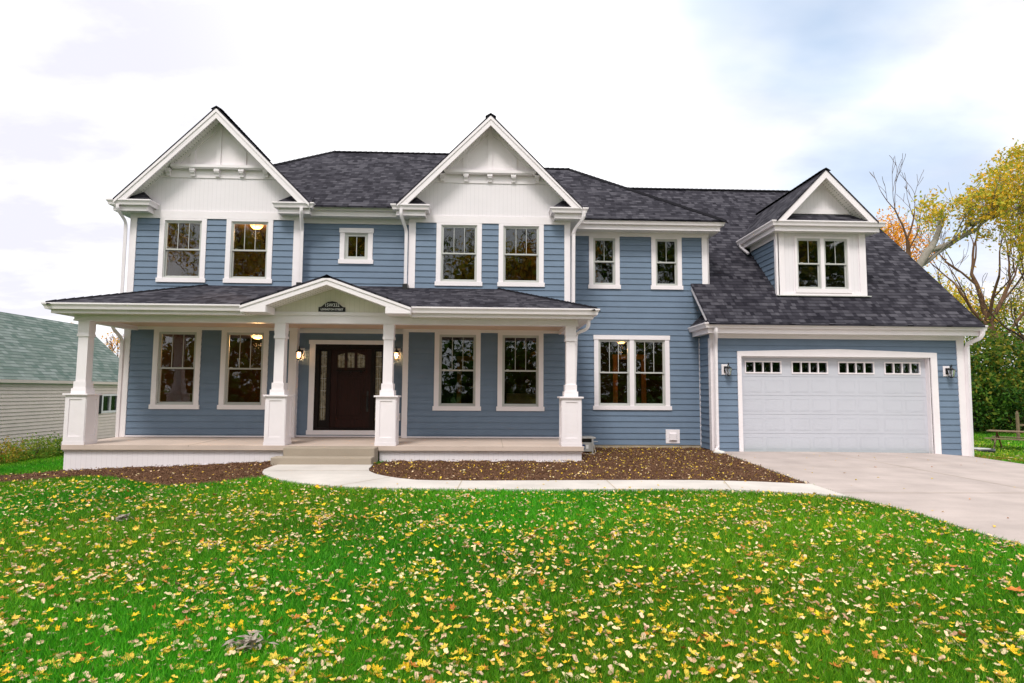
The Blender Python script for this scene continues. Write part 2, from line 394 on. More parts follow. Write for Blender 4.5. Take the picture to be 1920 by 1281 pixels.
BED2 = [(-12.6, 11.6), (-10.4, 12.2), (-8.64, 12.8), (-8.6, 12.95), (-4.3, 12.95), (-4.06, 12.13), (-4.08, 11.75), (-4.05, 11.35), (-3.95, 11.0), (-3.80, 10.69), (-3.75, 10.45), (-4.3, 9.98), (-5.0, 9.85), (-5.9, 10.6), (-6.7, 11.35), (-7.4, 11.75), (-8.5, 11.35), (-9.6, 10.9)]
sheet('walkway', WALK, .035, .1, 'concrete_walk'); sheet('driveway', DRIVE, .02, .1, 'concrete_drive')
sheet('mulch_bed', BED1, .012, .05, 'mulch', .16, .045); sheet('mulch_bed', BED2, .012, .05, 'mulch', .16, .045)
def seams():
    for a, b in (((-.45, 9.15), (-.42, 10.01)), ((1.9, 9.15), (1.93, 10.08)), ((3.62, 9.12), (3.86, 10.03)), ((-2.28, 9.43), (-1.62, 10.4)), ((-4.0, 11.2), (-2.14, 11.2))):
        mb = MB(); d = (Vector(b)-Vector(a)).normalized(); n = Vector((-d.y, d.x))*.007; A = Vector(a); B = Vector(b); z = .0385+h(a[0])
        mb.add([(A.x-n.x, A.y-n.y, z), (B.x-n.x, B.y-n.y, z), (B.x+n.x, B.y+n.y, z), (A.x+n.x, A.y+n.y, z)], [(0, 1, 2, 3)]); tag(mb.build('walkway_joint', 'foundation'), kind='structure')
    for pts in ([(5.17, 8.9), (8, 8.9), (8, 8.915), (5.17, 8.915)], [(8, 8.9), (11.5, 8.9), (11.5, 8.915), (8, 8.915)], [(8.3, 8.93), (8.315, 8.93), (8.315, 15), (8.3, 15)], [(5.45, 12), (8.3, 12), (8.3, 12.015), (5.45, 12.015)], [(8.33, 12), (11.8, 12), (11.8, 12.015), (8.33, 12.015)]):
        mb = MB(); mb.add([(x, y, h(x)+.0235) for x, y in pts], [(0, 1, 2, 3)]); tag(mb.build('driveway_joint', 'foundation'), kind='structure')
seams()
# ------------------------------------------------------------------ HOUSE
YG, YM, YR, YA = 14.93, 15.10, 15.98, 15.12; EX = .1512
house = thing('house', 'two storey blue clapboard house with white gables, wide front porch and attached garage', 'house', (0, 15, 0))
def intervals(a, b, cuts):
    r = [(a, b)]
    for c0, c1 in cuts:
        q = []
        for s0, s1 in r:
            if c1 <= s0 or c0 >= s1: q.append((s0, s1)); continue
            if c0 > s0: q.append((s0, c0))
            if c1 < s1: q.append((c1, s1))
        r = q
    return r
def siding(mb, pt, a, b, z0, z1, holes=(), zb=None, e=EX, lim=None, lap=.021):
    """lapped boards; pt(s,z,off) maps wall coordinates to space, off is outward"""
    if zb is None: zb = z0
    k = math.floor((z0-zb)/e); z = zb+k*e
    while z < z1-1e-6:
        lo, hi = max(z, z0), min(z+e, z1)
        zs = sorted({lo, hi}|{q for hh in holes for q in hh[2:4] if lo < q < hi})
        for za, zc in zip(zs, zs[1:]):
            mid = (za+zc)/2; cuts = [(hh[0], hh[1]) for hh in holes if hh[2] < mid < hh[3]]
            oa = lap-(za-z)/e*(lap-.002); oc = lap-(zc-z)/e*(lap-.002)
            for s0, s1 in intervals(a, b, cuts):
                sa0, sa1, sc0, sc1 = s0, s1, s0, s1
                if lim:
                    la, lc = lim(za), lim(zc); sa0, sa1 = max(s0, la[0]), min(s1, la[1]); sc0, sc1 = max(s0, lc[0]), min(s1, lc[1])
                    if sa1-sa0 < .01 and sc1-sc0 < .01: continue
                    sa1 = max(sa1, sa0); sc1 = max(sc1, sc0)
                mb.add([pt(sa0, za, oa), pt(sa1, za, oa), pt(sc1, zc, oc), pt(sc0, zc, oc)], [(0, 1, 2, 3)])
                if za == z: mb.add([pt(sa0, za, 0.0), pt(sa1, za, 0.0), pt(sa1, za, oa), pt(sa0, za, oa)], [(0, 1, 2, 3)])
        z += e
def wallbody(mb, x0, x1, z0, z1, y, holes=(), t=.14, mi=1):
    zs = sorted({z0, z1}|{q for hh in holes for q in hh[2:4] if z0 < q < z1})
    for za, zc in zip(zs, zs[1:]):
        mid = (za+zc)/2
        for s0, s1 in intervals(x0, x1, [(hh[0], hh[1]) for hh in holes if hh[2] < mid < hh[3]]): mb.box(s0, s1, y+.001, y+t, za, zc, mi)
front = lambda Y: (lambda s, z, o: (s, Y-o, z))
# ---- windows -------------------------------------------------------
def window(x0, x1, z0, z1, Y, bars, sill=None, head=None, cw=.115, units=1, fixed=False, name='window', label=None, mull=.11, casing='trim_white', ct=.032):
    """x0..x1,z0..z1 is the opening; casing, sill and head board stand round it"""
    w = MB(); s = sill or (x0-.14, x1+.14)
    top = z1 if head is None else z1
    w.box(x0-cw, x0, Y-ct, Y+.02, z0, top); w.box(x1, x1+cw, Y-ct, Y+.02, z0, top)
    w.box(s[0], s[1], Y-ct-.014, Y+.02, z0-.105, z0)
    if head == 'flush': w.box(x0-cw, x1+cw, Y-ct, Y+.02, z1, z1+.05)
    elif head == 'cap': w.box(x0-cw-.018, x1+cw+.018, Y-ct-.012, Y+.02, z1, z1+.115)
    ww = (x1-x0-mull*(units-1))/units; us = [(x0+i*(ww+mull), x0+i*(ww+mull)+ww) for i in range(units)]
    for i in range(units-1): w.box(us[i][1], us[i+1][0], Y-ct+.003, Y+.02, z0, z1)
    o = w.build(name, casing, house)
    if label: o['label'] = label
    fr = MB(); sa = MB(); pa = MB(); mu = MB()
    for a, b in us:
        for q in ((a, a+.028, z0, z1), (b-.028, b, z0, z1)): fr.box(q[0], q[1], Y-.01, Y+.10, q[2], q[3])
        fr.box(a+.028, b-.028, Y-.012, Y+.10, z1-.028, z1); fr.box(a+.028, b-.028, Y-.016, Y+.10, z0, z0+.03)
        a2, b2, c2, d2 = a+.028, b-.028, z0+.03, z1-.028
        if fixed:
            f = .055
            sa.box(a2, a2+f, Y+.005, Y+.05, c2, d2); sa.box(b2-f, b2, Y+.005, Y+.05, c2, d2); sa.box(a2+f, b2-f, Y+.005, Y+.05, c2, c2+f); sa.box(a2+f, b2-f, Y+.005, Y+.05, d2-f, d2)
            pa.box(a2+f, b2-f, Y+.03, Y+.036, c2+f, d2-f)
            for i in range(1, bars+1): xm = a2+f+(b2-a2-2*f)*i/(bars+1); mu.box(xm-.008, xm+.008, Y+.016, Y+.028, c2+f, d2-f)
            continue
        zm = (z0+z1)/2; f = .03
        for lo, hi, yy in ((zm-.018, d2, Y+.008), (c2, zm+.018, Y+.042)):
            sa.box(a2, a2+f, yy, yy+.032, lo, hi); sa.box(b2-f, b2, yy, yy+.032, lo, hi)
            sa.box(a2+f, b2-f, yy, yy+.032, lo, lo+.036); sa.box(a2+f, b2-f, yy, yy+.032, hi-.03 if hi == d2 else hi-.036, hi)
            pa.box(a2+f, b2-f, yy+.012, yy+.018, lo+.036, hi-.03)
        for i in range(1, bars+1): xm = a2+f+(b2-a2-2*f)*i/(bars+1); mu.box(xm-.006, xm+.006, Y+.006, Y+.018, zm+.018, d2-.03)
        fr.box(a+.1, a+.16, Y+.0, Y+.02, zm+.018, zm+.03)
    fr.build('window_frame', 'greige_vinyl', o); sa.build('sash', 'greige_vinyl', o); pa.build('pane', 'window_glass', o)
    if mu.v: mu.build('muntin', 'greige_vinyl', o)
    return o
GUP = [(-8.065, '-'), (-6.469, '-'), (-1.358, '-'), (.180, '-')]
holes_up = [(s+.14, s+1.03, 4.15, 5.57) for s, _ in GUP]
holes_dn = [(s+.14, s+1.03, 1.10, 2.84) for s, _ in GUP]
for a, b, c, d in holes_up: window(a, b, c, d, YG, 2, head='flush')
for a, b, c, d in holes_dn: window(a, b, c, d, YG, 2, head='flush')
hm = (-3.62, -3.04, 4.70, 5.375); window(*hm, YM, 1, head='cap', fixed=True, label='small square window with one vertical bar')
hr = [(2.745, 3.335, 4.305, 5.57), (4.421, 5.011, 4.305, 5.57)]
for q in hr: window(*q, YR, 1, head='flush')
hb = (2.87, 4.642, 1.11, 2.85); window(*hb, YR, 2, head='cap', units=2, sill=(2.72, 4.80), label='wide double window on the ground floor')
# ---- walls ---------------------------------------------------------
def walls():
    w = MB()
    dhole = (-4.25, -2.51, .497, 2.59)
    # upper storey
    siding(w, front(YG), -8.73, -4.65, 3.3, 5.63, holes_up[:2], zb=zrow(.936, 3.3)); wallbody(w, -8.73, -4.65, 3.0, 5.9, YG, holes_up[:2])
    siding(w, front(YG), -2.0, 1.98, 3.3, 5.63, holes_up[2:], zb=zrow(.94, 3.3)); wallbody(w, -2.0, 1.98, 3.0, 5.9, YG, holes_up[2:])
    siding(w, front(YM), -4.65, -2.0, 3.85, 5.63, [hm], zb=3.80); wallbody(w, -4.65, -2.0, 3.0, 5.9, YM, [hm])
    siding(w, front(YR), 1.98, 5.604, .10, 3.4, [hb], zb=.101); siding(w, front(YR), 1.98, 5.83, 3.4, 5.63, hr, zb=.101); wallbody(w, 1.98, 5.83, .0, 5.9, YR, [hb]+hr)
    # ground floor under the porch
    siding(w, front(YG), -8.73, -4.65, .37, 2.95, holes_dn[:2], zb=.402-EX); wallbody(w, -8.73, -4.65, .2, 3.0, YG, holes_dn[:2])
    siding(w, front(YG), -2.0, 1.98, .37, 2.95, holes_dn[2:], zb=.41-EX); wallbody(w, -2.0, 1.98, .2, 3.0, YG, holes_dn[2:])
    siding(w, front(YM), -4.65, -2.0, .37, 2.95, [dhole], zb=.41-EX); wallbody(w, -4.65, -2.0, .2, 3.0, YM, [dhole])
    # side returns
    siding(w, lambda s, z, o: (1.98+o, s, z), YG, YR, .1, 5.7)
    siding(w, lambda s, z, o: (-8.73-o, 14.93+23-s, z), 14.93, 23, .0, 5.7)
    w.box(-8.72, -8.6, 15.0, 23, -.4, 5.8, 1); w.box(-8.72, 5.8, 22.9, 23, 0, 5.8, 1); w.box(1.86, 1.979, YG+.15, YR+.2, 0, 5.9, 1)
    siding(w, lambda s, z, o: (5.83+o, s, z), YR, 22.9, 2.8, 5.7); w.box(5.7, 5.829, YR+.15, 22.9, 0, 5.9, 1)
    # garage
    gh = (6.32, 11.2, -.2, 2.39)
    siding(w, front(YA), 5.57, 12.05, -.16, 2.86, [gh], zb=.098-2*EX); wallbody(w, 5.57, 12.05, -.2, 3.1, YA, [gh])
    siding(w, lambda s, z, o: (5.57-o, YA+YR-s, z), YA, YR, .05, 3.0); w.box(5.571, 5.7, YA+.15, YR, -.1, 3.0, 1)
    siding(w, lambda s, z, o: (12.05+o, s, z), YA, 26, -.15, 3.0); w.box(11.93, 12.049, YA+.15, 26, -.2, 3.0, 1); w.box(5.8, 12.05, 25.9, 26, -.2, 3, 1)
    w.pyz([(15.2, 3.0), (25.9, 3.0), (20.55, 7.9)], 11.93, 12.05, 0)
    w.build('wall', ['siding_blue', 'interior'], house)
    f = MB(); f.box(1.98, 5.60, YR-.005, YR+.1, -.2, .10); f.build('foundation', 'foundation', house)
def zrow(p, base): return p+math.floor((base-p)/EX)*EX
walls()
def interior():
    w = MB()
    for z0, z1 in ((.30, .36), (2.96, 3.06), (5.86, 5.92)): w.box(-8.6, 1.85, 15.25, 22.9, z0, z1); w.box(1.85, 5.7, 16.15, 22.9, z0, z1)
    w.box(-8.6, 5.7, 19.2, 19.3, .36, 5.85)
    for x, y in ((-4.6, 15.3), (-2.1, 15.3), (1.87, 16.15)):
        if x < 1: w.box(x, x+.1, y, 19.2, .36, 2.95)
        w.box(x, x+.1, y, 19.2, 3.06, 5.85)
    w.box(5.75, 11.9, 18.5, 18.6, 0, 3.0); w.box(5.75, 11.9, 15.4, 18.6, 2.99, 3.05)
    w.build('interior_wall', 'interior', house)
    d = MB()
    for x, z0, z1, Y in ((-1.0, .36, 2.4, 19.1), (-5.9, .36, 2.4, 19.1), (3.9, .36, 2.5, 19.1)):
        d.box(x, x+.14, Y, Y+.08, z0, z1); d.box(x+.9, x+1.04, Y, Y+.08, z0, z1); d.box(x-.02, x+1.06, Y-.01, Y+.08, z1, z1+.15)
        d.build('interior_doorway', 'interior_wood', house); d = MB()
interior()
# ---- trim boards ---------------------------------------------------
def trims():
    def board(name, mat, *bx):
        mb = MB()
        for b in bx: mb.box(*b)
        return mb.build(name, mat, house)
    T = .03
    for x0, x1, z0, z1 in ((-8.745, -8.59, 3.4, 5.62), (-4.82, -4.66, 3.8, 5.62), (-2.0, -1.846, 3.8, 5.62), (1.841, 1.99, 3.2, 5.62)):
        board('corner_board', 'trim_white', (x0, x1, YG-T, YG+.03, z0, z1))
    for x0, x1 in ((-8.745, -8.59), (-4.83, -4.655), (-2.1, -1.965)): board('corner_board', 'trim_white', (x0, x1, YG-T, YG+.03, .335, 2.891))
    board('corner_board', 'trim_white', (5.675, 5.845, YR-T, YR+.03, 4.1, 5.62), (5.831, 5.860, YR-T, YR+.10, 4.1, 5.62))
    board('corner_board', 'trim_white', (5.56, 5.717, YA-T, YA+.02, -.02, 2.837), (5.535, 5.56, YA-T, YA+.12, -.02, 2.837))
    board('corner_board', 'trim_white', (11.894, 12.06, YA-T, YA+.02, -.16, 2.837), (12.06, 12.085, YA-T, YA+.12, -.16, 2.837))
    board('corner_board', 'trim_white', (5.545, 5.575, YR-.05, YR-.018, .08, 2.9))
    board('corner_board', 'trim_white', (-4.665, -4.645, YG-.028, YM+.01, .335, 5.70)); board('corner_board', 'trim_white', (-2.015, -1.995, YG-.028, YM+.01, .335, 5.70))
    # friezes
    board('frieze_board', 'trim_white', (-8.75, -4.66, YG-T-.004, YG+.02, 5.62, 5.80)); board('frieze_board', 'trim_white', (-2.005, 1.995, YG-T-.004, YG+.02, 5.62, 5.80))
    board('frieze_board', 'trim_white', (-4.66, -2.0, YM-T, YM+.02, 5.60, 5.72)); board('frieze_board', 'trim_white', (1.99, 5.862, YR-T-.004, YR+.02, 5.62, 5.72))
    board('frieze_board', 'trim_white', (5.53, 12.09, YA-T-.004, YA+.02, 2.837, 2.96))
    board('frieze_board', 'trim_white', (-8.75, -4.66, YG-T-.004, YG+.02, 2.891, 2.98), (-2.1, 1.99, YG-T-.004, YG+.02, 2.891, 2.98), (-4.66, -2.0, YM-T, YM+.02, 2.86, 2.98))
    board('base_trim', 'trim_white', (-8.59, -4.83, YG-T+.008, YG+.02, .34, .372), (-1.965, 1.99, YG-T+.008, YG+.02, .34, .372), (-4.655, -2.1, YM-T+.008, YM+.02, .34, .372))
trims()
# ---- gables --------------------------------------------------------
def gable(xc, za, xl, xr, wl, wr, wc):
    y0 = 14.52; s = 1.003; T = .05; B = .285
    rk = MB()
    for sg, xe in ((-1, xl), (1, xr)):
        d = abs(xe-xc); zl = za-s*d
        dx = (za-B-5.965)/s
        rk.pxz([(xc, za-T), (xe, zl-T+.005), (xe, 5.95), (xc+sg*dx, 5.95), (xc, za-B)], y0-.012, y0+.03)
        rk.pxz([(xc, za-T), (xe, zl-T), (xe, zl-T-.07), (xc, za-T-.085)], y0-.03, y0-.012)      # shadow board along the shingles
    rk.build('rake_board', 'trim_white', house)
    sf = MB()
    for sg, xe in ((-1, xl), (1, xr)):
        d = abs(xe-xc); zl = za-s*d
        sf.pxz([(xc, za-B+.115), (xe, zl-B+.115), (xe, zl-B+.135), (xc, za-B+.135)], y0+.03, YG+.02)
    sf.build('rake_soffit', 'soffit_vented', house)
    zt = za-B+.115
    g = MB(); k = 5.80
    def at(z): return (zt-z)/s
    g.pxz([(max(wl, xc-at(k)), k), (min(wr, xc+at(k)), k), (min(wr, xc+at(k)), zt-s*(min(wr, xc+at(k))-xc)), (xc, zt), (max(wl, xc-at(k)), zt-s*(xc-max(wl, xc-at(k))))], YG-.01, YG+.1)
    g.build('gable_wall', 'bead_white', house)
    b = MB(); zb = 6.862
    b.pxz([(xc-at(6.64), 6.64), (xc+at(6.64), 6.64), (xc+at(6.86), 6.86), (xc-at(6.86), 6.86)], YG-.03, YG-.01)
    b.build('gable_band', 'trim_white', house)
    b = MB(); b.box(xc-at(6.94), xc+at(6.94), YG-.15, YG-.01, 6.87, 6.94); b.box(xc-at(6.94)+.02, xc+at(6.94)-.02, YG-.13, YG-.01, 6.845, 6.87); b.build('gable_shelf', 'trim_white', house)
    for i in range(5):
        x = wc+(i-2)*.59; br = MB()
        br.pyz([(YG-.03, 6.67), (YG-.065, 6.67), (YG-.075, 6.72), (YG-.115, 6.76), (YG-.12, 6.845), (YG-.03, 6.845)], x-.05, x+.05); br.box(x-.065, x+.065, YG-.128, YG-.03, 6.79, 6.845)
        br.build('gable_bracket', 'trim_white', house)
    up = MB()
    for dx in (-.62, 0, .62):
        up.pxz([(wc+dx-.055, 6.94), (wc+dx+.055, 6.94), (wc+dx+.055, zt-s*abs(dx+.055)-.12), (wc+dx, zt-s*abs(dx)-.12), (wc+dx-.055, zt-s*abs(dx-.055)-.12)], YG-.045, YG-.012)
    for sg in (-1, 1): up.pxz([(xc, zt), (xc+sg*at(6.94), 6.94), (xc+sg*(at(6.94)-.11), 6.94), (xc, zt-.13)], YG-.040, YG-.012)
    up.build('gable_batten', 'trim_white', house)
    # rake plane panel behind battens is smooth
    pn = MB(); pn.pxz([(xc-at(6.94), 6.94), (xc+at(6.94), 6.94), (xc, zt)], YG-.014, YG-.0); pn.build('gable_panel', 'trim_white', house)
gable(-6.64, 8.277, -8.93, -4.35, -8.74, -4.66, -6.71); gable(-.02, 8.255, -2.26, 2.22, -2.0, 1.99, -.03)
# ---- roofs ---------------------------------------------------------
def mainz(y): return 5.96+.7235*(y-14.67)
def roofs():
    def roof(name, polys, t=.045, mat='shingle_charcoal'):
        mb = MB()
        for p in polys: mb.slab(p, t)
        return mb.build(name, mat, house)
    Z = mainz(15.0); rz = 8.89
    roof('main_roof', [[(-8.71, 15, Z), (-4.42, 15, Z), (-4.42, 18.72, rz), (-4.89, 18.72, rz)], [(-4.42, 14.62, mainz(14.62)), (-2.2, 14.62, mainz(14.62)), (-2.2, 18.72, rz), (-4.42, 18.72, rz)],
                       [(-2.2, 15, Z), (.9, 15, Z), (-.3, 18.72, rz), (-2.2, 18.72, rz)], [(-9.05, 15, 5.96), (-8.71, 15, Z), (-4.89, 18.72, rz), (-9.05, 22.77, 5.96)],
                       [(-9.05, 22.77, 5.96), (-4.89, 18.72, rz), (-.3, 18.72, rz), (1, 22.77, 5.96)], [(.9, 15, Z), (1, 22.77, 5.96), (-.3, 18.72, rz)]])
    roof('wing_roof', [[(-.3, 15.43, 5.95), (6.15, 15.43, 5.95), (2.49, 19.09, 8.625), (-.3, 19.09, 8.625)], [(6.15, 15.43, 5.95), (6.15, 22.75, 5.95), (2.49, 19.09, 8.625)], [(-.3, 19.09, 8.625), (2.49, 19.09, 8.625), (6.15, 22.75, 5.95), (-.3, 22.75, 5.95)]])
    roof('gable_roof', [[(-6.64, 14.49, 8.277), (-8.945, 14.49, 5.965), (-8.945, 15.0, 5.965), (-6.64, 17.87, 8.277)], [(-6.64, 14.49, 8.277), (-4.335, 14.49, 5.965), (-4.335, 14.70, 5.965), (-6.64, 17.87, 8.277)]])
    roof('gable_roof', [[(-.02, 14.49, 8.255), (-2.275, 14.49, 5.965), (-2.275, 14.70, 5.965), (-.02, 17.85, 8.255)], [(-.02, 14.49, 8.255), (2.235, 14.49, 5.965), (2.235, 15.47, 5.965), (-.02, 18.59, 8.255)]])
    def g(y): return 3.2+.907*(y-14.67)
    roof('garage_roof', [[(5.36, 14.64, g(14.64)), (12.3, 14.64, g(14.64)), (12.3, 15.98, g(15.98)), (5.36, 15.98, g(15.98))], [(5.84, 15.98, g(15.98)), (12.3, 15.98, g(15.98)), (12.3, 20.55, g(20.55)), (5.84, 20.55, g(20.55))],
                         [(5.84, 17.85, g(17.85)), (5.84, 20.55, g(20.55)), (2.62, 20.55, g(20.55))], [(2.62, 20.55, g(20.55)), (12.3, 20.55, g(20.55)), (12.3, 26.46, 3.17), (2.62, 26.46, 3.17)]])
    roof('dormer_roof', [[(8.715, 15.17, 7.315), (7.37, 15.17, 5.92), (7.37, 17.67, 5.92), (8.715, 19.2, 7.315)], [(8.715, 15.17, 7.315), (10.06, 15.17, 5.92), (10.06, 17.67, 5.92), (8.715, 19.2, 7.315)]])
    roof('dormer_pent_roof', [[(7.33, 15.21, 5.93), (10.1, 15.21, 5.93), (9.8, 15.57, 6.2), (7.63, 15.57, 6.2)]], .02)
    roof('porch_roof', [[(-8.93, 12.53, 3.2), (-4.72, 12.53, 3.2), (-4.72, 14.92, 3.985), (-6.86, 14.92, 3.985)], [(-1.9, 12.53, 3.2), (2.23, 12.53, 3.2), (.23, 14.92, 3.985), (-1.9, 14.92, 3.985)], [(-4.72, 13.0, 3.354), (-1.9, 13.0, 3.354), (-1.9, 14.92, 3.985), (-4.72, 14.92, 3.985)], [(-8.93, 12.53, 3.2), (-6.86, 14.92, 3.985), (-8.93, 14.92, 3.2)],
                        [(2.23, 12.53, 3.2), (2.23, 15.96, 3.2), (1.99, 15.96, 3.294), (1.99, 14.92, 3.294), (.23, 14.92, 3.985)], [(-4.65, 14.92, 3.985), (-2.0, 14.92, 3.985), (-2.0, 15.09, 4.04), (-4.65, 15.09, 4.04)]])
    roof('portico_roof', [[(-3.31, 12.36, 3.80), (-5.01, 12.36, 3.197), (-5.01, 12.6, 3.197), (-3.31, 14.4, 3.80)], [(-3.31, 12.36, 3.80), (-1.61, 12.36, 3.197), (-1.61, 12.6, 3.197), (-3.31, 14.4, 3.80)]], .04)
    roof('return_roof', [[(-8.95, 14.56, 5.962), (-8.15, 14.56, 5.962), (-8.47, 14.925, 6.27), (-8.95, 14.925, 6.27)], [(-8.15, 14.56, 5.962), (-8.15, 14.925, 5.962), (-8.47, 14.925, 6.27)]], .02)
    roof('return_roof', [[(-4.33, 14.56, 5.962), (-5.17, 14.56, 5.962), (-4.85, 14.925, 6.27), (-4.33, 14.925, 6.27)], [(-5.17, 14.56, 5.962), (-5.17, 14.925, 5.962), (-4.85, 14.925, 6.27)]], .02)
    roof('return_roof', [[(-2.27, 14.56, 5.962), (-1.53, 14.56, 5.962), (-1.85, 14.925, 6.27), (-2.27, 14.925, 6.27)], [(-1.53, 14.56, 5.962), (-1.53, 14.925, 5.962), (-1.85, 14.925, 6.27)]], .02)
    roof('return_roof', [[(2.24, 14.56, 5.962), (1.51, 14.56, 5.962), (1.83, 14.925, 6.27), (2.24, 14.925, 6.27)], [(1.51, 14.56, 5.962), (1.51, 14.925, 5.962), (1.83, 14.925, 6.27)]], .02)
    roof('return_roof', [[(5.30, 14.75, 3.2), (5.30, 15.95, 3.2), (5.62, 15.95, 3.52), (5.62, 14.95, 3.45)]], .02)
    # ridge and hip caps
    def capline(a, b, w=.13, lift=.012):
        cap = MB()
        A, B = Vector(a), Vector(b); L = (B-A).length; n = max(1, int(L/.16)); d = (B-A)/L; side = d.cross(Vector((0, 0, 1))).normalized()
        for i in range(n):
            p = A+d*(L*i/n); q = A+d*(L*(i+1)/n+.02); up = Vector((0, 0, lift)); dn = Vector((0, 0, -.075))
            cap.add([p-side*w+dn+up*.6, p+up*.8, p+side*w+dn+up*.6, q-side*w+dn+up*1.6, q+up*1.9, q+side*w+dn+up*1.6], [(0, 1, 4, 3), (1, 2, 5, 4), (0, 3, 5, 2), (0, 2, 1), (3, 4, 5)])
        return cap
    for a, b in (((-8.95, 14.8, 6.06), (-4.89, 18.72, 8.9)), ((-4.89, 18.72, 8.9), (-.3, 18.72, 8.9)), ((-.3, 19.09, 8.635), (2.49, 19.09, 8.635)), ((6.15, 15.43, 5.96), (2.49, 19.09, 8.635)), ((2.7, 20.55, 8.54), (12.3, 20.55, 8.54)),
                 ((8.715, 15.17, 7.325), (8.715, 19.2, 7.325)), ((-6.64, 14.49, 8.285), (-6.64, 17.87, 8.285)), ((-.02, 14.49, 8.263), (-.02, 18.5, 8.263)), ((-8.93, 12.53, 3.21), (-6.86, 14.9, 3.99)), ((2.23, 12.53, 3.21), (.23, 14.9, 3.99)), ((-3.31, 12.36, 3.80), (-3.31, 14.3, 3.80))):
        capline(a, b).build('ridge_cap', 'shingle_charcoal', house)
    # white fascia on the garage and dormer rakes
    r = MB()
    r.pyz([(14.70, g(14.70)-.046), (15.98, g(15.98)-.046), (15.98, g(15.98)-.20), (14.80, g(14.80)-.20)], 5.375, 5.40)
    r.pyz([(14.66, g(14.66)-.046), (20.55, g(20.55)-.046), (26.4, 3.12), (26.4, 3.0), (20.55, g(20.55)-.22), (14.8, g(14.8)-.20)], 12.24, 12.28)
    r.build('rake_board', 'trim_white', house)
    r = MB(); xc, za, s = 8.715, 7.315, 1.037
    for sg in (-1, 1):
        dx = (za-.25-5.93)/s
        r.pxz([(xc, za-.046), (xc+sg*1.335, 5.885+.001), (xc+sg*1.335, 5.925), (xc+sg*dx, 5.925), (xc, za-.25)] if False else [(xc, za-.046), (xc+sg*1.30, 5.925), (xc+sg*dx, 5.925), (xc, za-.25)], 15.185, 15.215)
    r.build('rake_board', 'trim_white', house)
    r = MB()
    for sg in (-1, 1): r.pxz([(xc, za-.22), (xc+sg*1.2, za-.22-1.2*s), (xc+sg*1.2, za-.24-1.2*s), (xc, za-.24)], 15.215, 15.60)
    r.build('rake_soffit', 'soffit_vented', house)
    r = MB(); r.pxz([(xc-.85, 6.2), (xc+.85, 6.2), (xc, 7.09)], 15.56, 15.62); r.build('gable_wall', 'bead_white', house)
    r = MB(); r.pxz([(xc-.82, 6.205), (xc+.82, 6.205), (xc+.72, 6.32), (xc-.72, 6.32)], 15.535, 15.56); r.build('gable_band', 'trim_white', house)
roofs()
# ---- eaves: gutter, fascia, soffit ----------------------------------
def eave(path, z, soffits=(), sz=None, sof='soffit_vented', drop=.25, caps=None):
    g = MB(); gp = [(0.0, -.02), (0.0, -.125), (.075, -.125), (.088, -.075), (.112, -.035), (.12, -.03), (.12, 0.0), (.105, 0.0), (.10, -.02)]
    g.sweep(path, [(d, z+q) for d, q in gp]); o = g.build('gutter', 'trim_white', house)
    f = MB(); f.sweep(path, [(-.001, z-.02), (-.001, z-drop), (-.025, z-drop), (-.025, z-.02)]); f.build('fascia', 'trim_white', house)
    s = MB(); zz = sz if sz is not None else z-drop+.01
    for x0, x1, y0, y1 in soffits: s.box(x0, x1, y0, y1, zz, zz+.02)
    if soffits: s.build('soffit', sof, house)
    return o
E1 = 5.96
eave([(-9.0, 20), (-9.0, 14.62), (-8.20, 14.62), (-8.20, 14.93)], E1, [(-8.98, -8.22, 14.64, 14.92), (-8.98, -8.75, 14.92, 20)])
eave([(-5.12, 14.93), (-5.12, 14.62), (-4.365, 14.62), (-4.365, 14.79), (-2.296, 14.79), (-2.296, 14.62), (-1.59, 14.62), (-1.59, 14.93)], E1,
     [(-5.10, -4.385, 14.64, 14.92), (-4.65, -2.01, 14.92, 15.09), (-4.385, -2.28, 14.81, 14.92), (-2.28, -1.61, 14.64, 14.92)])
eave([(1.565, 14.93), (1.565, 14.62), (2.263, 14.62), (2.263, 15.55), (6.03, 15.55), (6.03, 22.6)], E1-.01, [(1.585, 2.245, 14.64, 14.92), (1.99, 2.245, 14.92, 15.97), (2.245, 5.84, 15.57, 15.97), (5.84, 6.01, 15.57, 22.6)])
eave([(5.38, 15.97), (5.38, 14.79), (12.40, 14.79)], 3.185, [(5.4, 12.38, 14.81, 15.12), (5.4, 5.57, 15.12, 15.97)])
eave([(7.37, 17.5), (7.37, 15.30), (10.15, 15.30), (10.15, 17.5)], 5.925, [(7.39, 10.13, 15.32, 15.57), (7.39, 7.58, 15.57, 17.4), (9.9, 10.13, 15.57, 17.4)])
eave([(-8.87, 14.92), (-8.87, 12.61), (-5.0, 12.61)], 3.19, [(-8.85, -5.0, 12.63, 12.92), (-8.85, -8.6, 12.92, 14.92)], drop=.20)
eave([(-1.61, 12.61), (2.165, 12.61), (2.165, 15.95)], 3.19, [(-1.61, 2.145, 12.63, 12.92), (1.89, 2.145, 12.92, 15.95)], drop=.20)
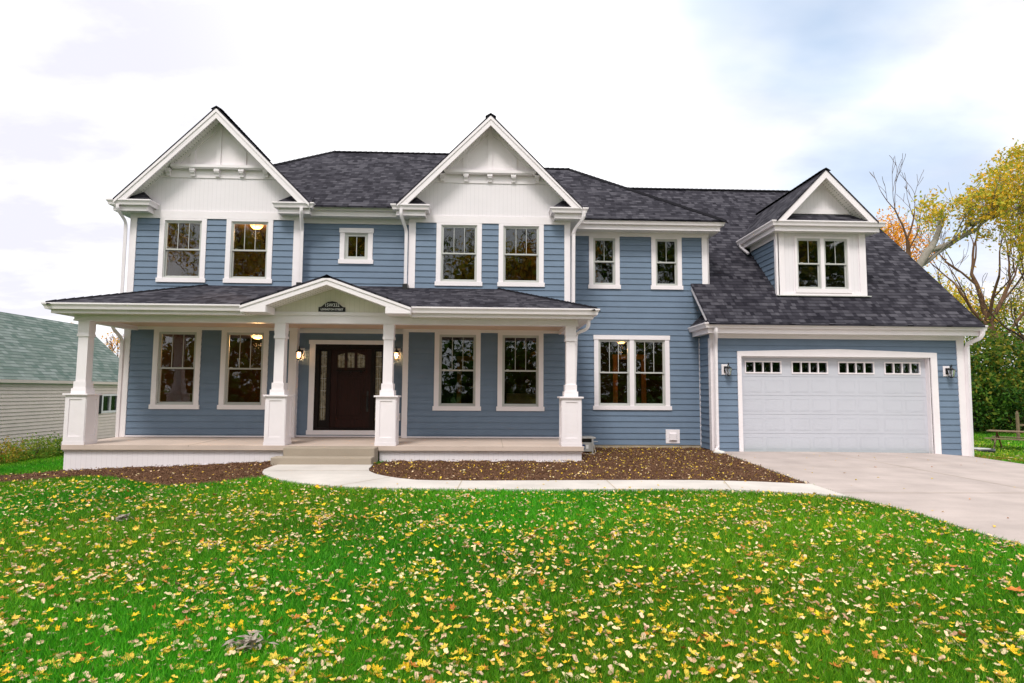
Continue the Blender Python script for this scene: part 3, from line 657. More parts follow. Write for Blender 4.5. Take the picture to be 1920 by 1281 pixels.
# ---- downspouts ----------------------------------------------------
def spout(pts, w=.04, name='downspout'):
    mb = MB(); P = [Vector(p) for p in pts]; Q = [P[0]]
    for i in range(1, len(P)-1):
        a, b, c = P[i-1], P[i], P[i+1]; d1 = min(.1, (b-a).length/2.2); d2 = min(.1, (c-b).length/2.2); p0 = b+(a-b).normalized()*d1; p2 = b+(c-b).normalized()*d2
        for k in range(5): t = k/4; Q.append(p0*(1-t)**2+b*2*t*(1-t)+p2*t*t)
    Q.append(P[-1]); mb.tube(Q, w*1.18, 4); return mb.build(name, 'trim_white', house)
def spouts():
    y = 14.555
    spout([(-8.86, y, 5.84), (-8.86, y, 5.72), (-8.82, 14.85, 5.5), (-8.82, 14.86, 3.3)])
    spout([(-4.55, y, 5.84), (-4.55, y, 5.72), (-4.60, 14.84, 5.4), (-4.60, 14.86, 4.0)])
    spout([(-2.17, y, 5.84), (-2.17, y, 5.70), (-2.07, 14.84, 5.4), (-2.07, 14.86, 3.98)])
    spout([(2.27, 14.53, 5.84), (2.27, 14.55, 5.70), (2.06, 14.84, 5.45), (2.05, 14.86, 3.2)])
    spout([(5.55, 14.73, 3.06), (5.55, 14.73, 2.93), (5.64, 15.02, 2.70), (5.63, 15.03, .08), (5.60, 14.9, .02)], .045)
    spout([(12.30, 14.73, 3.06), (12.30, 14.75, 2.9), (12.13, 15.05, 2.75), (12.115, 15.07, -.1)], .05)
    spout([(2.08, 12.7, 3.02), (2.08, 12.75, 2.80), (1.86, 13.05, 2.72), (1.80, 13.1, .4)], .035)
    spout([(-8.80, 14.5, 3.0), (-8.80, 14.55, 2.88), (-8.765, 14.88, 2.66), (-8.765, 14.9, .2)], .04)
    spout([(7.32, 17.35, 5.81), (7.32, 17.35, 5.72), (7.40, 17.0, 5.45)], .035)
    for x in (-4.58, -2.05):
        mb = MB(); mb.box(x-.06, x+.06, 14.66, 14.90, 3.90, 4.04); mb.build('roof_diverter', 'black_metal', house)
spouts()
# ---- dormer --------------------------------------------------------
def dormer():
    Y = 15.577; hole = (8.07, 9.43, 4.20, 5.55)
    w = MB(); wallbody(w, 7.58, 9.895, 3.9, 5.72, Y, [hole], .12, 0); w.build('dormer_wall', 'bead_white', house)
    c = MB(); siding(c, lambda s, z, o: (7.58-o, -s, z), -18.3, -Y, 3.9, 5.72, lim=lambda z: (-(14.67+(z-3.2)/.907), -Y)); c.build('dormer_cheek', 'siding_blue', house); c = MB(); siding(c, lambda s, z, o: (9.895+o, s, z), Y, 18.3, 3.9, 5.72, lim=lambda z: (Y, 14.67+(z-3.2)/.907))
    c.box(9.85, 9.894, Y+.13, 17.4, 4.5, 5.7); c.build('dormer_cheek', 'siding_blue', house)
    b = MB(); b.box(7.555, 7.73, Y-.025, Y-.001, 4.03, 5.70); b.box(9.745, 9.92, Y-.025, Y-.001, 4.03, 5.70); b.box(7.50, 7.58, Y-.025, Y+.07, 3.95, 5.70)
    b.box(7.73, 9.745, Y-.027, Y-.001, 4.03, 4.10); b.box(7.555, 9.92, Y-.028, Y-.001, 5.70, 5.715); b.build('corner_board', 'trim_white', house)
    b = MB(); b.sweep([(7.555, 17.2), (7.555, Y)], [(0, 5.55), (.02, 5.55), (.02, 5.72), (0, 5.72)]); b.build('frieze_board', 'trim_white', house)
    window(*hole, Y, 1, head='flush', units=2, mull=.09, cw=.06, sill=(8.0, 9.5), label='twin window of the dormer', ct=.03)
    i = MB(); i.box(7.65, 9.84, 17.0, 17.05, 4.5, 5.7); i.build('interior_wall', 'interior', house)
    fl = MB(); fl.box(7.49, 9.99, Y-.09, Y-.03, 4.0, 4.022); fl.build('flashing', 'greige_vinyl', house)
dormer()
# ---- porch ---------------------------------------------------------
def porch():
    # slab with a worn tan floor
    bm = MB(); poly = [(-8.62, 12.80), (1.985, 12.80), (1.985, 14.94), (-2.0, 14.94), (-2.0, 15.10), (-4.65, 15.10), (-4.65, 14.94), (-8.79, 14.94)]
    n = len(poly); bm.add([(x, y, .331) for x, y in poly]+[(x, y, .237) for x, y in poly], [tuple(range(n)), tuple(range(2*n-1, n-1, -1))]+[(i, i+n, (i+1) % n+n, (i+1) % n) for i in range(n)])
    bm.build('porch_floor', 'porch_slab', house)
    j = MB()
    for x in (-6.1, .3): j.box(x-.005, x+.005, 12.798, 14.93, .30, .334)
    j.build('porch_floor_joint', 'concrete_step', house)
    for x0, x1 in ((-8.60, -4.22), (-2.25, 1.95)):
        s = MB(); n = 14; pts = [(x0+(x1-x0)*i/n) for i in range(n+1)]
        s.pxz([(x, h(x)-.06) for x in pts]+[(x1, .215), (x0, .215)], 12.87, 12.90); s.build('porch_skirt', 'bead_white', house)
        s = MB(); s.box(x0-.012, x1+.012, 12.845, 12.90, .200, .234); s.pxz([(x, h(x)-.03) for x in pts]+[(x, h(x)+.02) for x in pts[::-1]], 12.857, 12.87); s.build('porch_skirt_trim', 'trim_white', house)
    s = MB(); s.box(-8.60, -8.575, 12.90, 14.9, -.25, .21); s.box(1.93, 1.95, 12.9, 14.9, -.1, .21); s.build('porch_skirt', 'bead_white', house)
    st = MB(); st.box(-4.07, -2.27, 12.42, 12.86, .0, .325); st.build('step', 'concrete_step', house, bevel=.012)
    st = MB(); st.box(-4.20, -2.27, 12.10, 12.415, -.05, .165); st.build('step', 'concrete_step', house, bevel=.012)
    # beam
    b = MB(); b.box(-8.60, 1.885, 12.91, 13.11, 2.869, 3.04); b.box(-8.61, 1.895, 12.90, 12.91, 2.869, 2.90)
    b.box(-8.60, -8.42, 13.11, 14.92, 2.869, 3.04); b.box(1.70, 1.885, 13.11, 14.92, 2.869, 3.04); b.build('porch_beam', 'trim_white', house)
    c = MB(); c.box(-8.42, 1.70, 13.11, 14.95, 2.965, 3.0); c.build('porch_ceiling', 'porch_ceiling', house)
    # portico pediment
    p = MB(); p.pxz([(-4.62, 3.11), (-2.0, 3.11), (-2.0, 3.17), (-3.31, 3.635), (-4.62, 3.17)], 12.92, 12.98); p.build('portico_gable', 'bead_cream', house)
    p = MB(); p.box(-4.55, -2.07, 12.885, 12.91, 3.035, 3.105); p.build('portico_band', 'trim_white', house)
    r = MB(); s = .355
    for sg in (-1, 1):
        xc = -3.31; r.pxz([(xc, 3.755), (xc+sg*1.70, 3.152), (xc+sg*1.70, 3.03), (xc+sg*1.20, 3.03), (xc+sg*1.20, 3.575-s*1.20+.02), (xc, 3.60)], 12.38, 12.41)
        r.pxz([(xc, 3.757), (xc+sg*1.71, 3.152), (xc+sg*1.71, 3.10), (xc, 3.70)], 12.362, 12.38)
        r.box(min(xc+sg*1.70, xc+sg*1.20), max(xc+sg*1.70, xc+sg*1.20), 12.411, 12.90, 3.028, 3.045)
        a = xc+sg*1.20; r.box(min(a, a-sg*.012), max(a, a-sg*.012), 12.411, 12.90, 3.03, 3.17)
        a = xc+sg*1.69; r.box(min(a, a+sg*.012), max(a, a+sg*.012), 12.411, 12.60, 3.03, 3.15)
    r.build('portico_rake', 'trim_white', house)
    q = MB()
    for sg in (-1, 1): q.pxz([(-3.31, 3.60), (-3.31+sg*1.7, 3.60-s*1.7), (-3.31+sg*1.7, 3.62-s*1.7), (-3.31, 3.62)], 12.41, 12.93)
    q.build('rake_soffit', 'soffit_vented', house)
    # columns
    for xc in (-8.405, -4.39, -2.13, 1.735):
        yc = 13.03; o = MB(); hw = .20
        o.box(xc-hw, xc+hw, yc-hw, yc+hw, .331, 1.33)
        o = o.build('porch_column', 'trim_white', house); pl = MB()
        pl.box(xc-hw-.018, xc+hw+.018, yc-hw-.018, yc+hw+.018, .332, .40)
        for f in range(4):      # recessed panel frames on every face
            mt = Matrix.Translation((xc, yc, 0)) @ Matrix.Rotation(f*math.pi/2, 4, 'Z')
            for a0, a1, c0, c1 in ((-hw, -hw+.075, .40, 1.33), (hw-.075, hw, .40, 1.33), (-hw+.075, hw-.075, 1.25, 1.33), (-hw+.075, hw-.075, .40, .50)):
                t = MB(); t.box(a0, a1, -hw-.014, -hw-.001, c0, c1); pl.add([mt @ Vector(v) for v in t.v], t.f)
        pl.build('pedestal', 'trim_white', o)
        k = MB(); k.frus(xc, yc, 1.33, 1.365, hw+.05, hw+.05); k.build('pedestal_cap', 'trim_white', o, bevel=.004)
        k = MB(); k.frus(xc, yc, 1.365, 1.475, .148, .148); k.frus(xc, yc, 1.475, 1.615, .124, .124); k.frus(xc, yc, 1.615, 2.869, .100, .097)
        k.frus(xc, yc, 2.545, 2.60, .118, .118); k.frus(xc, yc, 2.60, 2.66, .108, .108); k.frus(xc, yc, 2.66, 2.868, .112, .112); k.build('shaft', 'trim_white', o)
porch()
# ---- front door ----------------------------------------------------
def front_door():
    Y = YM; o = MB()
    o.box(-4.385, -4.25, Y-.03, Y+.02, .50, 2.59); o.box(-2.51, -2.375, Y-.03, Y+.02, .50, 2.59); o.box(-4.405, -2.355, Y-.04, Y+.02, 2.59, 2.69); o.box(-4.405, -2.355, Y-.045, Y+.02, .392, .50)
    o = o.build('front_door', 'trim_white', house)
    f = MB(); f.box(-4.25, -4.15, Y-.005, Y+.1, .5, 2.59); f.box(-2.61, -2.51, Y-.005, Y+.1, .5, 2.59); f.box(-4.15, -2.61, Y-.005, Y+.1, 2.47, 2.59); f.box(-4.15, -2.61, Y-.01, Y+.1, .5, .56)
    for a, b in ((-3.945, -3.87), (-2.89, -2.815)): f.box(a, b, Y-.005, Y+.1, .56, 2.47)
    for a, b in ((-4.15, -3.945), (-2.815, -2.61)): f.box(a, b, Y+.02, Y+.08, .56, .74); f.box(a, b, Y+.02, Y+.08, 2.42, 2.47); f.box(a, a+.03, Y+.02, Y+.08, .74, 2.42); f.box(b-.03, b, Y+.02, Y+.08, .74, 2.42)
    f.build('door_frame', 'door_frame_dark', o)
    for a, b in ((-4.12, -3.975), (-2.785, -2.64)):
        g = MB(); g.box(a, b, Y+.05, Y+.056, .74, 2.42); g.build('sidelight', 'leaded_glass', o)
        g = MB()
        for z in (1.05, 1.45, 1.75, 2.05, 2.30): g.box(a, b, Y+.045, Y+.05, z, z+.008)
        for x in (a+.045, b-.05): g.box(x, x+.005, Y+.044, Y+.05, .74, 2.42)
        g.build('leading', 'greige_vinyl', o)
    d = MB(); d.box(-3.87, -2.89, Y+.045, Y+.09, .56, 2.47)
    for q in ((-3.87, -3.71, .56, 2.47), (-3.05, -2.89, .56, 2.47), (-3.71, -3.05, .56, .76), (-3.71, -3.05, 1.84, 2.02), (-3.71, -3.05, 2.40, 2.47), (-3.545, -3.475, 2.02, 2.40), (-3.305, -3.235, 2.02, 2.40)): d.box(q[0], q[1], Y+.02, Y+.045, q[2], q[3])
    d.box(-3.63, -3.13, Y+.03, Y+.045, .86, 1.74)
    d.build('door_slab', 'dark_door', o, bevel=.004)
    d = MB(); d.box(-3.74, -3.02, Y-.02, Y+.02, 1.93, 1.965)
    for x in (-3.66, -3.4, -3.14): d.box(x-.02, x+.02, Y-.01, Y+.02, 1.88, 1.93)
    d.build('door_shelf', 'door_frame_dark', o)
    xc = -3.39
    for a, b in ((-3.71, -3.545), (-3.475, -3.305), (-3.235, -3.05)):
        g = MB(); top = [(a+(b-a)*t, 2.40-.28*abs(a+(b-a)*t-xc)**2*2.2-.01) for t in (1, .75, .5, .25, 0)]
        g.pxz([(a, 2.02), (b, 2.02)]+top, Y+.036, Y+.042); g.build('door_lite', 'leaded_glass', o)
        g = MB(); g.box(a+.01, b-.01, Y+.033, Y+.036, 2.28, 2.286); g.box(a+.04, a+.045, Y+.033, Y+.036, 2.03, 2.33); g.box(b-.045, b-.04, Y+.033, Y+.036, 2.03, 2.33); g.build('leading', 'greige_vinyl', o)
    hd = MB(); hd.box(-2.985, -2.945, Y+.008, Y+.02, .95, 1.45); hd.tube([(-2.965, Y+.0, 1.35), (-2.965, Y-.05, 1.3), (-2.965, Y-.05, 1.1), (-2.965, Y+.0, 1.05)], .011); hd.build('door_handle', 'black_metal', o)
front_door()
# ---- garage door ---------------------------------------------------
def garage_door():
    Y = YA; c = MB()
    c.box(6.218, 6.32, Y-.035, Y+.02, -.01, 2.39); c.box(11.2, 11.362, Y-.035, Y+.02, -.12, 2.39)
    c.pxz([(6.218, 2.39), (11.362, 2.39), (11.362, 2.512), (8.79, 2.588), (6.218, 2.512)], Y-.037, Y+.02)
    c.box(6.32, 6.345, Y+.02, Y+.2, -.01, 2.39); c.box(11.175, 11.2, Y+.02, Y+.2, -.1, 2.39); c.box(6.345, 11.175, Y+.02, Y+.2, 2.365, 2.39)
    o = c.build('garage_door', 'trim_white', house)
    D = Y+.15; x0, x1, z1 = 6.345, 11.175, 2.365; z0 = -.02; rows = 5; rh = (z1-z0)/rows; s = MB()
    wi = []
    W = (x1-x0)/4
    for i in range(4): a = x0+W*i+.16; wi.append((a, a+W-.32))
    zt0 = z0+rh*4
    holes = [(a, b, zt0+.11, zt0+.36) for a, b in wi]
    wallbody(s, x0, x1, zt0+.005, z1, D, holes, .05, 0)
    for r in range(4):
        zz = z0+rh*r; s.box(x0, x1, D, D+.05, zz+.002, zz+rh-.004)
        s.box(x0, x1, D+.012, D+.05, zz+rh-.004, zz+rh+.005)
        for k in range(8):
            a = x0+(x1-x0)*k/8+(.075 if k % 2 == 0 else .035); b = x0+(x1-x0)*(k+1)/8-(.035 if k % 2 == 0 else .075); c0, c1 = zz+.075, zz+rh-.085
            for q in ((a, b, c0, c0+.016), (a, b, c1-.016, c1), (a, a+.016, c0+.016, c1-.016), (b-.016, b, c0+.016, c1-.016)): s.box(q[0], q[1], D-.003, D-.0005, q[2], q[3])
            s.box(a+.03, b-.03, D-.0025, D-.0005, c0+.03, c1-.03)
    s.build('door_section', 'garage_white', o)
    for a, b in wi:
        f = MB(); c0, c1 = zt0+.11, zt0+.36
        f.box(a-.03, b+.03, D-.014, D-.001, c0-.035, c0); f.box(a-.03, b+.03, D-.014, D-.001, c1, c1+.035); f.box(a-.03, a, D-.014, D-.001, c0, c1); f.box(b, b+.03, D-.014, D-.001, c0, c1)
        for k in (1, 2, 3): xm = a+(b-a)*k/4; f.box(xm-.014, xm+.014, D-.012, D+.03, c0, c1)
        f.build('window_insert', 'trim_white', o)
        g = MB(); g.box(a, b, D+.03, D+.036, c0, c1); g.build('pane', 'window_glass', o)
    k = MB(); k.box(6.33, 6.342, D-.03, D-.01, 1.35, 1.55); k.build('door_edge_tag', 'table_wood_red', o)
    k = MB(); k.box(x0, x1, D-.006, D+.05, -.035, z0); k.build('bottom_seal', 'black_metal', o)
garage_door()
# ---- small fittings of the house ------------------------------------
v = MB(); v.box(4.63, 5.00, YR-.03, YR-.003, .14, .50); v.box(4.715, 4.915, YR-.055, YR-.03, .21, .41); v.box(4.73, 4.90, YR-.075, YR-.055, .225, .395); v.build('wall_vent', 'trim_white', house, bevel=.004)
v = MB(); v.box(-2.245, -2.15, YM-.035, YM-.005, .74, .92); v.box(-2.225, -2.17, YM-.042, YM-.035, .78, .88, 1); v.build('outlet_box', ['trim_white', 'grey_box'], house)
# ------------------------------------------------------------------ things fixed to the house
def lantern(x, Y, z, label, lit, group):
    t = thing('wall_lantern', label, 'lantern', (x, Y, z), group)
    b = MB(); b.box(x-.085, x+.085, Y-.028, Y-.006, z-.10, z+.16); b.build('mounting_block', 'trim_white', t, bevel=.004)
    a = MB(); a.box(x-.03, x+.055, Y-.045, Y-.028, z-.05, z+.11); yc = Y-.14; xc = x+.04 if not lit else x
    a.tube([(x+.012, Y-.04, z+.06), (xc, Y-.09, z+.10), (xc, Y-.13, z+.17), (xc, Y-.15, z+.19), (xc, Y-.17, z+.17), (xc, Y-.14, z+.12)], .011, 6); a.build('bracket', 'black_metal', t)
    c = MB(); c.lathe((xc, yc, z), [(0, .13), (.02, .125), (.035, .10), (.075, .075), (.095, .06), (.095, .05), (.06, .05)], 8)
    c.lathe((xc, yc, z), [(.0, -.145), (.03, -.14), (.06, -.12), (.06, -.11), (0, -.11)], 8)
    for k in range(4):
        an = math.pi/4+k*math.pi/2; c.tube([(xc+.088*math.cos(an), yc+.088*math.sin(an), z+.055), (xc+.055*math.cos(an), yc+.055*math.sin(an), z-.12)], .006, 4)
    c.build('cage', 'black_metal', t)
    g = MB(); g.lathe((xc, yc, z), [(.078, .05), (.066, -.03), (.05, -.11)], 10); g.build('glass_shade', 'lantern_glass', t, smooth=True)
    u = MB(); u.lathe((xc, yc, z), [(0, -.06), (.018, -.045), (.022, -.02), (.012, .01), (.0, .03)], 8); u.build('bulb', 'bulb_warm' if lit else 'greige_vinyl', t, smooth=True)
    if lit:
        l = bpy.data.lights.new('lantern_light', 'POINT'); l.energy = 85; l.color = (1, .55, .2); l.shadow_soft_size = .05
        lo = bpy.data.objects.new('lantern_light', l); COL.objects.link(lo); lo.parent = t; lo.location = (xc-x, yc-Y, -.02)
lantern(-4.60, YM, 2.33, 'lit black lantern on the porch wall to the left of the dark front door', True, 'wall lanterns')
lantern(-2.262, YM, 2.34, 'lit black lantern on the porch wall just right of the column beside the front door', True, 'wall lanterns')
lantern(5.90, YA, 2.02, 'unlit black lantern on the blue strip left of the garage door', False, 'wall lanterns')
lantern(11.60, YA, 2.02, 'unlit black lantern between the garage door and the right house corner', False, 'wall lanterns')
def sign():
    t = thing('address_sign', 'black arched plaque with white lettering in the porch pediment', 'sign', (-3.314, 12.90, 3.11))
    x0, x1, z0 = -3.594, -3.034, 3.113; xc = (x0+x1)/2; pts = [(x0, z0), (x1, z0), (x1, z0+.095)]
    pts += [(x1-.05, z0+.100), (x1-.085, z0+.125), (x1-.13, z0+.17), (x1-.19, z0+.205), (xc, z0+.222), (x0+.19, z0+.205), (x0+.13, z0+.17), (x0+.085, z0+.125), (x0+.05, z0+.100), (x0, z0+.095)]
    p = MB(); p.pxz(pts, 12.875, 12.884); p.build('plaque', 'sign_black', t)
    def txt(s, size, x, z, nm, sx=1.0):
        cu = bpy.data.curves.new(nm, 'FONT'); cu.body = s; cu.size = size; cu.align_x = 'CENTER'; cu.extrude = .001; cu.materials.append(MATS['sign_white']); cu.offset = .0004
        o = bpy.data.objects.new(nm, cu); COL.objects.link(o); o.rotation_euler = (math.pi/2, 0, 0); o.location = (x, 12.873, z); o.scale = (sx, 1, 1)
        bpy.context.view_layer.update(); me = bpy.data.meshes.new_from_object(o); mw = o.matrix_world.copy(); bpy.data.objects.remove(o)
        me.transform(Matrix.Translation(-Vector(t.location)) @ mw)
        q = bpy.data.objects.new(nm, me); COL.objects.link(q); q.parent = t
    txt('15W332', .10, xc, z0+.105, 'number_lettering', .88); txt('LEXINGTON STREET', .058, xc, z0+.028, 'street_lettering', .88)
sign()
def ceiling_lamp(x, y, z, r, label, watts=130):
    t = thing('ceiling_lamp', label, 'lamp', (x, y, z), 'lamps seen through the windows')
    g = MB(); g.lathe((x, y, z), [(0, -.14), (r*.5, -.125), (r*.85, -.08), (r, -.02)], 20); g.build('glass_bowl', 'dome_warm', t, smooth=True)
    c = MB(); c.lathe((x, y, z), [(r*1.02, -.025), (r*1.02, 0), (.08, .02), (.06, .10)], 20); c.build('lamp_mount', 'black_metal', t)
    l = bpy.data.lights.new('lamp_light', 'POINT'); l.energy = watts; l.color = (1, .5, .18); l.shadow_soft_size = .1
    lo = bpy.data.objects.new('lamp_light', l); COL.objects.link(lo); lo.parent = t; lo.location = (0, 0, -.3)
ceiling_lamp(-6.18, 16.1, 5.84, .17, 'glowing bowl lamp behind the second upstairs window from the left')
ceiling_lamp(-6.07, 16.2, 2.93, .19, 'glowing bowl lamp behind the ground floor window left of the entrance')
ceiling_lamp(3.62, 16.62, 2.93, .15, 'faint bowl lamp at the top of the wide ground floor window', 28)
def boxthings():
    t = thing('storage_carton', 'brown carton behind the window left of the right porch column', 'carton', (.85, 15.75, .36))
    b = MB(); b.box(.45, 1.25, 15.5, 16.0, .36, 1.42); b.build('carton_body', 'cardboard', t)
    b = MB(); b.add([(.45, 15.5, 1.421), (1.25, 15.5, 1.421), (1.25, 15.35, 1.36), (.45, 15.35, 1.36)], [(0, 1, 2, 3)]); b.build('carton_flap', 'cardboard', t)
    # equipment box beside the last column
    t = thing('equipment_box', 'grey metal equipment box with a label beside the porch end', 'utility box', (2.30, 14.7, 0))
    b = MB(); b.box(2.07, 2.46, 14.5, 14.95, .06, .275); b.build('cabinet', 'grey_box', t, bevel=.01)
    b = MB(); b.box(2.05, 2.53, 14.47, 14.98, .365, .40); b.build('lid', 'grey_box', t, bevel=.008)
    b = MB(); b.box(2.09, 2.44, 14.54, 14.93, .275, .365); b.build('vent_opening', 'black_metal', t)
    b = MB(); b.box(2.44, 2.475, 14.47, 14.50, 0, .37); b.box(2.44, 2.475, 14.93, 14.96, 0, .37); b.box(2.44, 2.475, 14.50, 14.93, .03, .06); b.tube([(2.47, 14.48, .30), (2.58, 14.48, .30)], .009)
    b.tube([(2.47, 14.45, .25), (2.52, 14.42, .05), (2.42, 14.36, .02), (2.2, 14.3, .02)], .012); b.build('support_frame', 'grey_box', t)
    b = MB(); b.box(2.18, 2.28, 14.492, 14.499, .12, .23, 0); b.box(2.195, 2.262, 14.487, 14.492, .135, .19, 1); b.box(2.30, 2.36, 14.492, 14.499, .13, .22, 1); b.build('label_plate', ['label_blue', 'sign_white'], t)
    r = MB(); rr = random.Random(3); vs = []
    bm = bmesh.new(); bmesh.ops.create_icosphere(bm, subdivisions=2, radius=1)
    for q in bm.verts: k = 1+rr.uniform(-.12, .12); q.co = Vector((5.50+q.co.x*.13*k, 14.55+q.co.y*.09*k, .05+q.co.z*.055*k))
    bm.verts.ensure_lookup_table(); r.add([q.co for q in bm.verts], [[w.index for w in f.verts] for f in bm.faces]); bm.free()
    tag(r.build('stone', 'rock_white', origin=(5.5, 14.55, 0)), 'pale stone lying in the mulch at the foot of the garage downspout', 'stone')
boxthings()
# ------------------------------------------------------------------ neighbour's house
def neighbour():
    t = thing('neighbour_house', 'tan vinyl sided bungalow with faded green shingle roof left of the blue house', 'house', (-15, 22, -.7))
    w = MB(); X = -15.0; hole = (24.42, 25.36, .60, 1.18)
    siding(w, lambda s, z, o: (X+o, s, z), 6, 26.8, -.9, 1.75, [hole], e=.115, lap=.032)
    w.box(-21, X, 6, 26.8, -.9, -.8); w.box(X-.1, X-.001, 6, 24.41, -.9, 1.75); w.box(X-.1, X-.001, 25.37, 26.8, -.9, 1.75); w.box(-21, -20.9, 6, 26.8, -.9, 1.7)
    w.pxz([(-20.9, -.9), (X, -.9), (X, 1.8), (-17.9, 4.3), (-20.9, 1.8)], 26.7, 26.8); w.pxz([(-20.9, -.9), (X, -.9), (X, 1.8), (-17.9, 4.3), (-20.9, 1.8)], 6, 6.1)
    w.build('wall', 'vinyl_tan', t)
    r = MB(); s = (4.21-1.87)/2.6
    zx = lambda x: 1.87+(X+.03-x)*.885
    r.slab([(X+.12, 5.6, 1.87-.13), (X+.12, 27.1, 1.87-.13), (-17.6, 27.1, 4.2), (-17.6, 5.6, 4.2)], .05); r.slab([(-20.3, 5.6, 1.8), (-17.6, 5.6, 4.2), (-17.6, 27.1, 4.2), (-20.3, 27.1, 1.8)], .05)
    r.build('roof', 'shingle_green', t)
    g = MB(); g.box(X+.03, X+.15, 5.6, 27.05, 1.63, 1.73); g.build('gutter', 'vinyl_tan', t)
    f = MB(); f.box(X-.02, X+.028, 5.6, 27.05, 1.60, 1.75); f.build('fascia', 'greige_vinyl', t)
    wn = MB(); y0, y1, z0, z1 = hole
    for q in ((y0-.08, y0, z0-.08, z1+.08), (y1, y1+.08, z0-.08, z1+.08), (y0, y1, z0-.08, z0), (y0, y1, z1, z1+.08), ((y0+y1)/2-.02, (y0+y1)/2+.02, z0, z1)): wn.box(X-.05, X+.04, q[0], q[1], q[2], q[3])
    wn = wn.build('window', 'trim_white', t); p = MB(); p.box(X-.03, X-.02, y0, y1, z0, z1); p.build('pane', 'window_glass', wn); p = MB(); p.box(X-.4, X-.3, y0-.2, y1+.2, z0-.2, z1+.2); p.build('interior_wall', 'interior', wn)
    p = MB()
    for a in (y0-.42,):
        p.box(X+.02, X+.05, a, a+.32, z0-.1, z1+.1)
        for k in range(10): p.box(X+.05, X+.06, a+.04, a+.28, z0-.05+k*.07, z0-.01+k*.07)
    p.build('shutter', 'shutter_black', t)
    p = MB(); p.box(-16.95, -16.5, 20.3, 20.75, 3.3, 3.78); p.build('roof_vent', 'trim_white', t)
neighbour()
# ------------------------------------------------------------------ vegetation helpers
def cloud_mesh(name, mats, V, F, C, parent=None, origin=(0, 0, 0), kind=None):
    me = bpy.data.meshes.new(name); V = np.asarray(V, np.float32)-np.asarray(origin, np.float32); F = np.asarray(F, np.int32)
    me.vertices.add(len(V)); me.vertices.foreach_set('co', V.ravel()); k = F.shape[1]
    me.loops.add(F.size); me.loops.foreach_set('vertex_index', F.ravel()); me.polygons.add(len(F)); me.polygons.foreach_set('loop_start', np.arange(0, F.size, k, dtype=np.int32))
    me.update(calc_edges=True)
    ca = me.color_attributes.new('col', 'FLOAT_COLOR', 'POINT'); c4 = np.ones((len(V), 4), np.float32); c4[:, :3] = C; ca.data.foreach_set('color', c4.ravel())
    me.materials.append(MATS[mats]); o = bpy.data.objects.new(name, me); COL.objects.link(o)
    if parent: o.parent = parent
    else: o.location = origin
    if kind: o['kind'] = kind
    return o
def leaf_cloud(P, size, cols, up=.4, flat=.55, var=.18):
    """one folded leaf (two triangles sharing a spine as a quad) per point"""
    n = len(P); d = rng.normal(size=(n, 3)); d /= np.linalg.norm(d, axis=1)[:, None]; q = rng.normal(size=(n, 3)); q[:, 2] += up
    b = np.cross(d, q); b /= np.linalg.norm(b, axis=1)[:, None]+1e-6; s = size*rng.uniform(.6, 1.35, n)[:, None]
    V = np.stack([P-d*s*.5, P+b*s*flat*.5+d*s*.05, P+d*s*.5, P-b*s*flat*.5+d*s*.05], 1).reshape(-1, 3); F = np.arange(4*n).reshape(n, 4)
    ci = rng.integers(0, len(cols), n); C = np.asarray(cols)[ci]*rng.uniform(1-var, 1+var, n)[:, None]; C = np.repeat(C, 4, 0)
    return V, F, C
def grow(mb, p, d, L, r, depth, tips, rnd, spread=.55, gnarl=.22, lift=.12, nseg=4, minr=.012, ratio=.74, kids=(2, 3)):
    pts = [p.copy()]; rad = [r]; q = p.copy(); dd = d.copy()
    for i in range(nseg):
        dd = (dd+Vector((rnd.uniform(-gnarl, gnarl), rnd.uniform(-gnarl, gnarl), rnd.uniform(-gnarl, gnarl)+lift*.5))).normalized(); q = q+dd*L/nseg; pts.append(q.copy()); rad.append(max(minr, r*(1-.42*(i+1)/nseg)))
    mb.tube(pts, rad, 7 if r > .08 else (5 if r > .03 else 3), cap=False)
    if depth <= 2: tips += pts[1:]
    if depth == 0: return
    n = rnd.randint(*kids)
    for k in range(n):
        ax = Vector((rnd.uniform(-1, 1), rnd.uniform(-1, 1), rnd.uniform(-.5, 1))).normalized(); nd = (dd+ax*spread*rnd.uniform(.7, 1.4)); nd.z += lift; nd.normalize()
        j = len(pts)-1 if k == 0 else rnd.randint(max(1, nseg-2), nseg)
        grow(mb, pts[j], nd, L*ratio*rnd.uniform(.8, 1.15), max(minr, rad[j]*(.86 if k == 0 else .62)), depth-1, tips, rnd, spread, gnarl, lift, nseg, minr, ratio, kids)
def crown_points(centres, n, rnd_scale):
    P = []
    for (x, y, z, rx, ry, rz) in centres:
        k = int(n*rx*ry*rz); u = rng.normal(size=(k, 3)); u /= np.linalg.norm(u, axis=1)[:, None]; rr = rng.uniform(.35, 1, k)**.5; P.append(np.array([x, y, z])+u*rr[:, None]*np.array([rx, ry, rz])*(1+rng.normal(size=(k, 1))*rnd_scale))
    return np.concatenate(P)
YG_COL = [(.46, .42, .04), (.72, .50, .04), (.30, .36, .04), (.80, .46, .04), (.60, .50, .06)]
GR_COL = [(.035, .11, .012), (.06, .16, .016), (.11, .22, .02), (.022, .065, .010)]
OL_COL = [(.14, .21, .02), (.24, .25, .03), (.10, .17, .02), (.30, .26, .03)]
OR_COL = [(.85, .38, .03), (.80, .30, .03), (.88, .50, .05), (.80, .42, .04)]
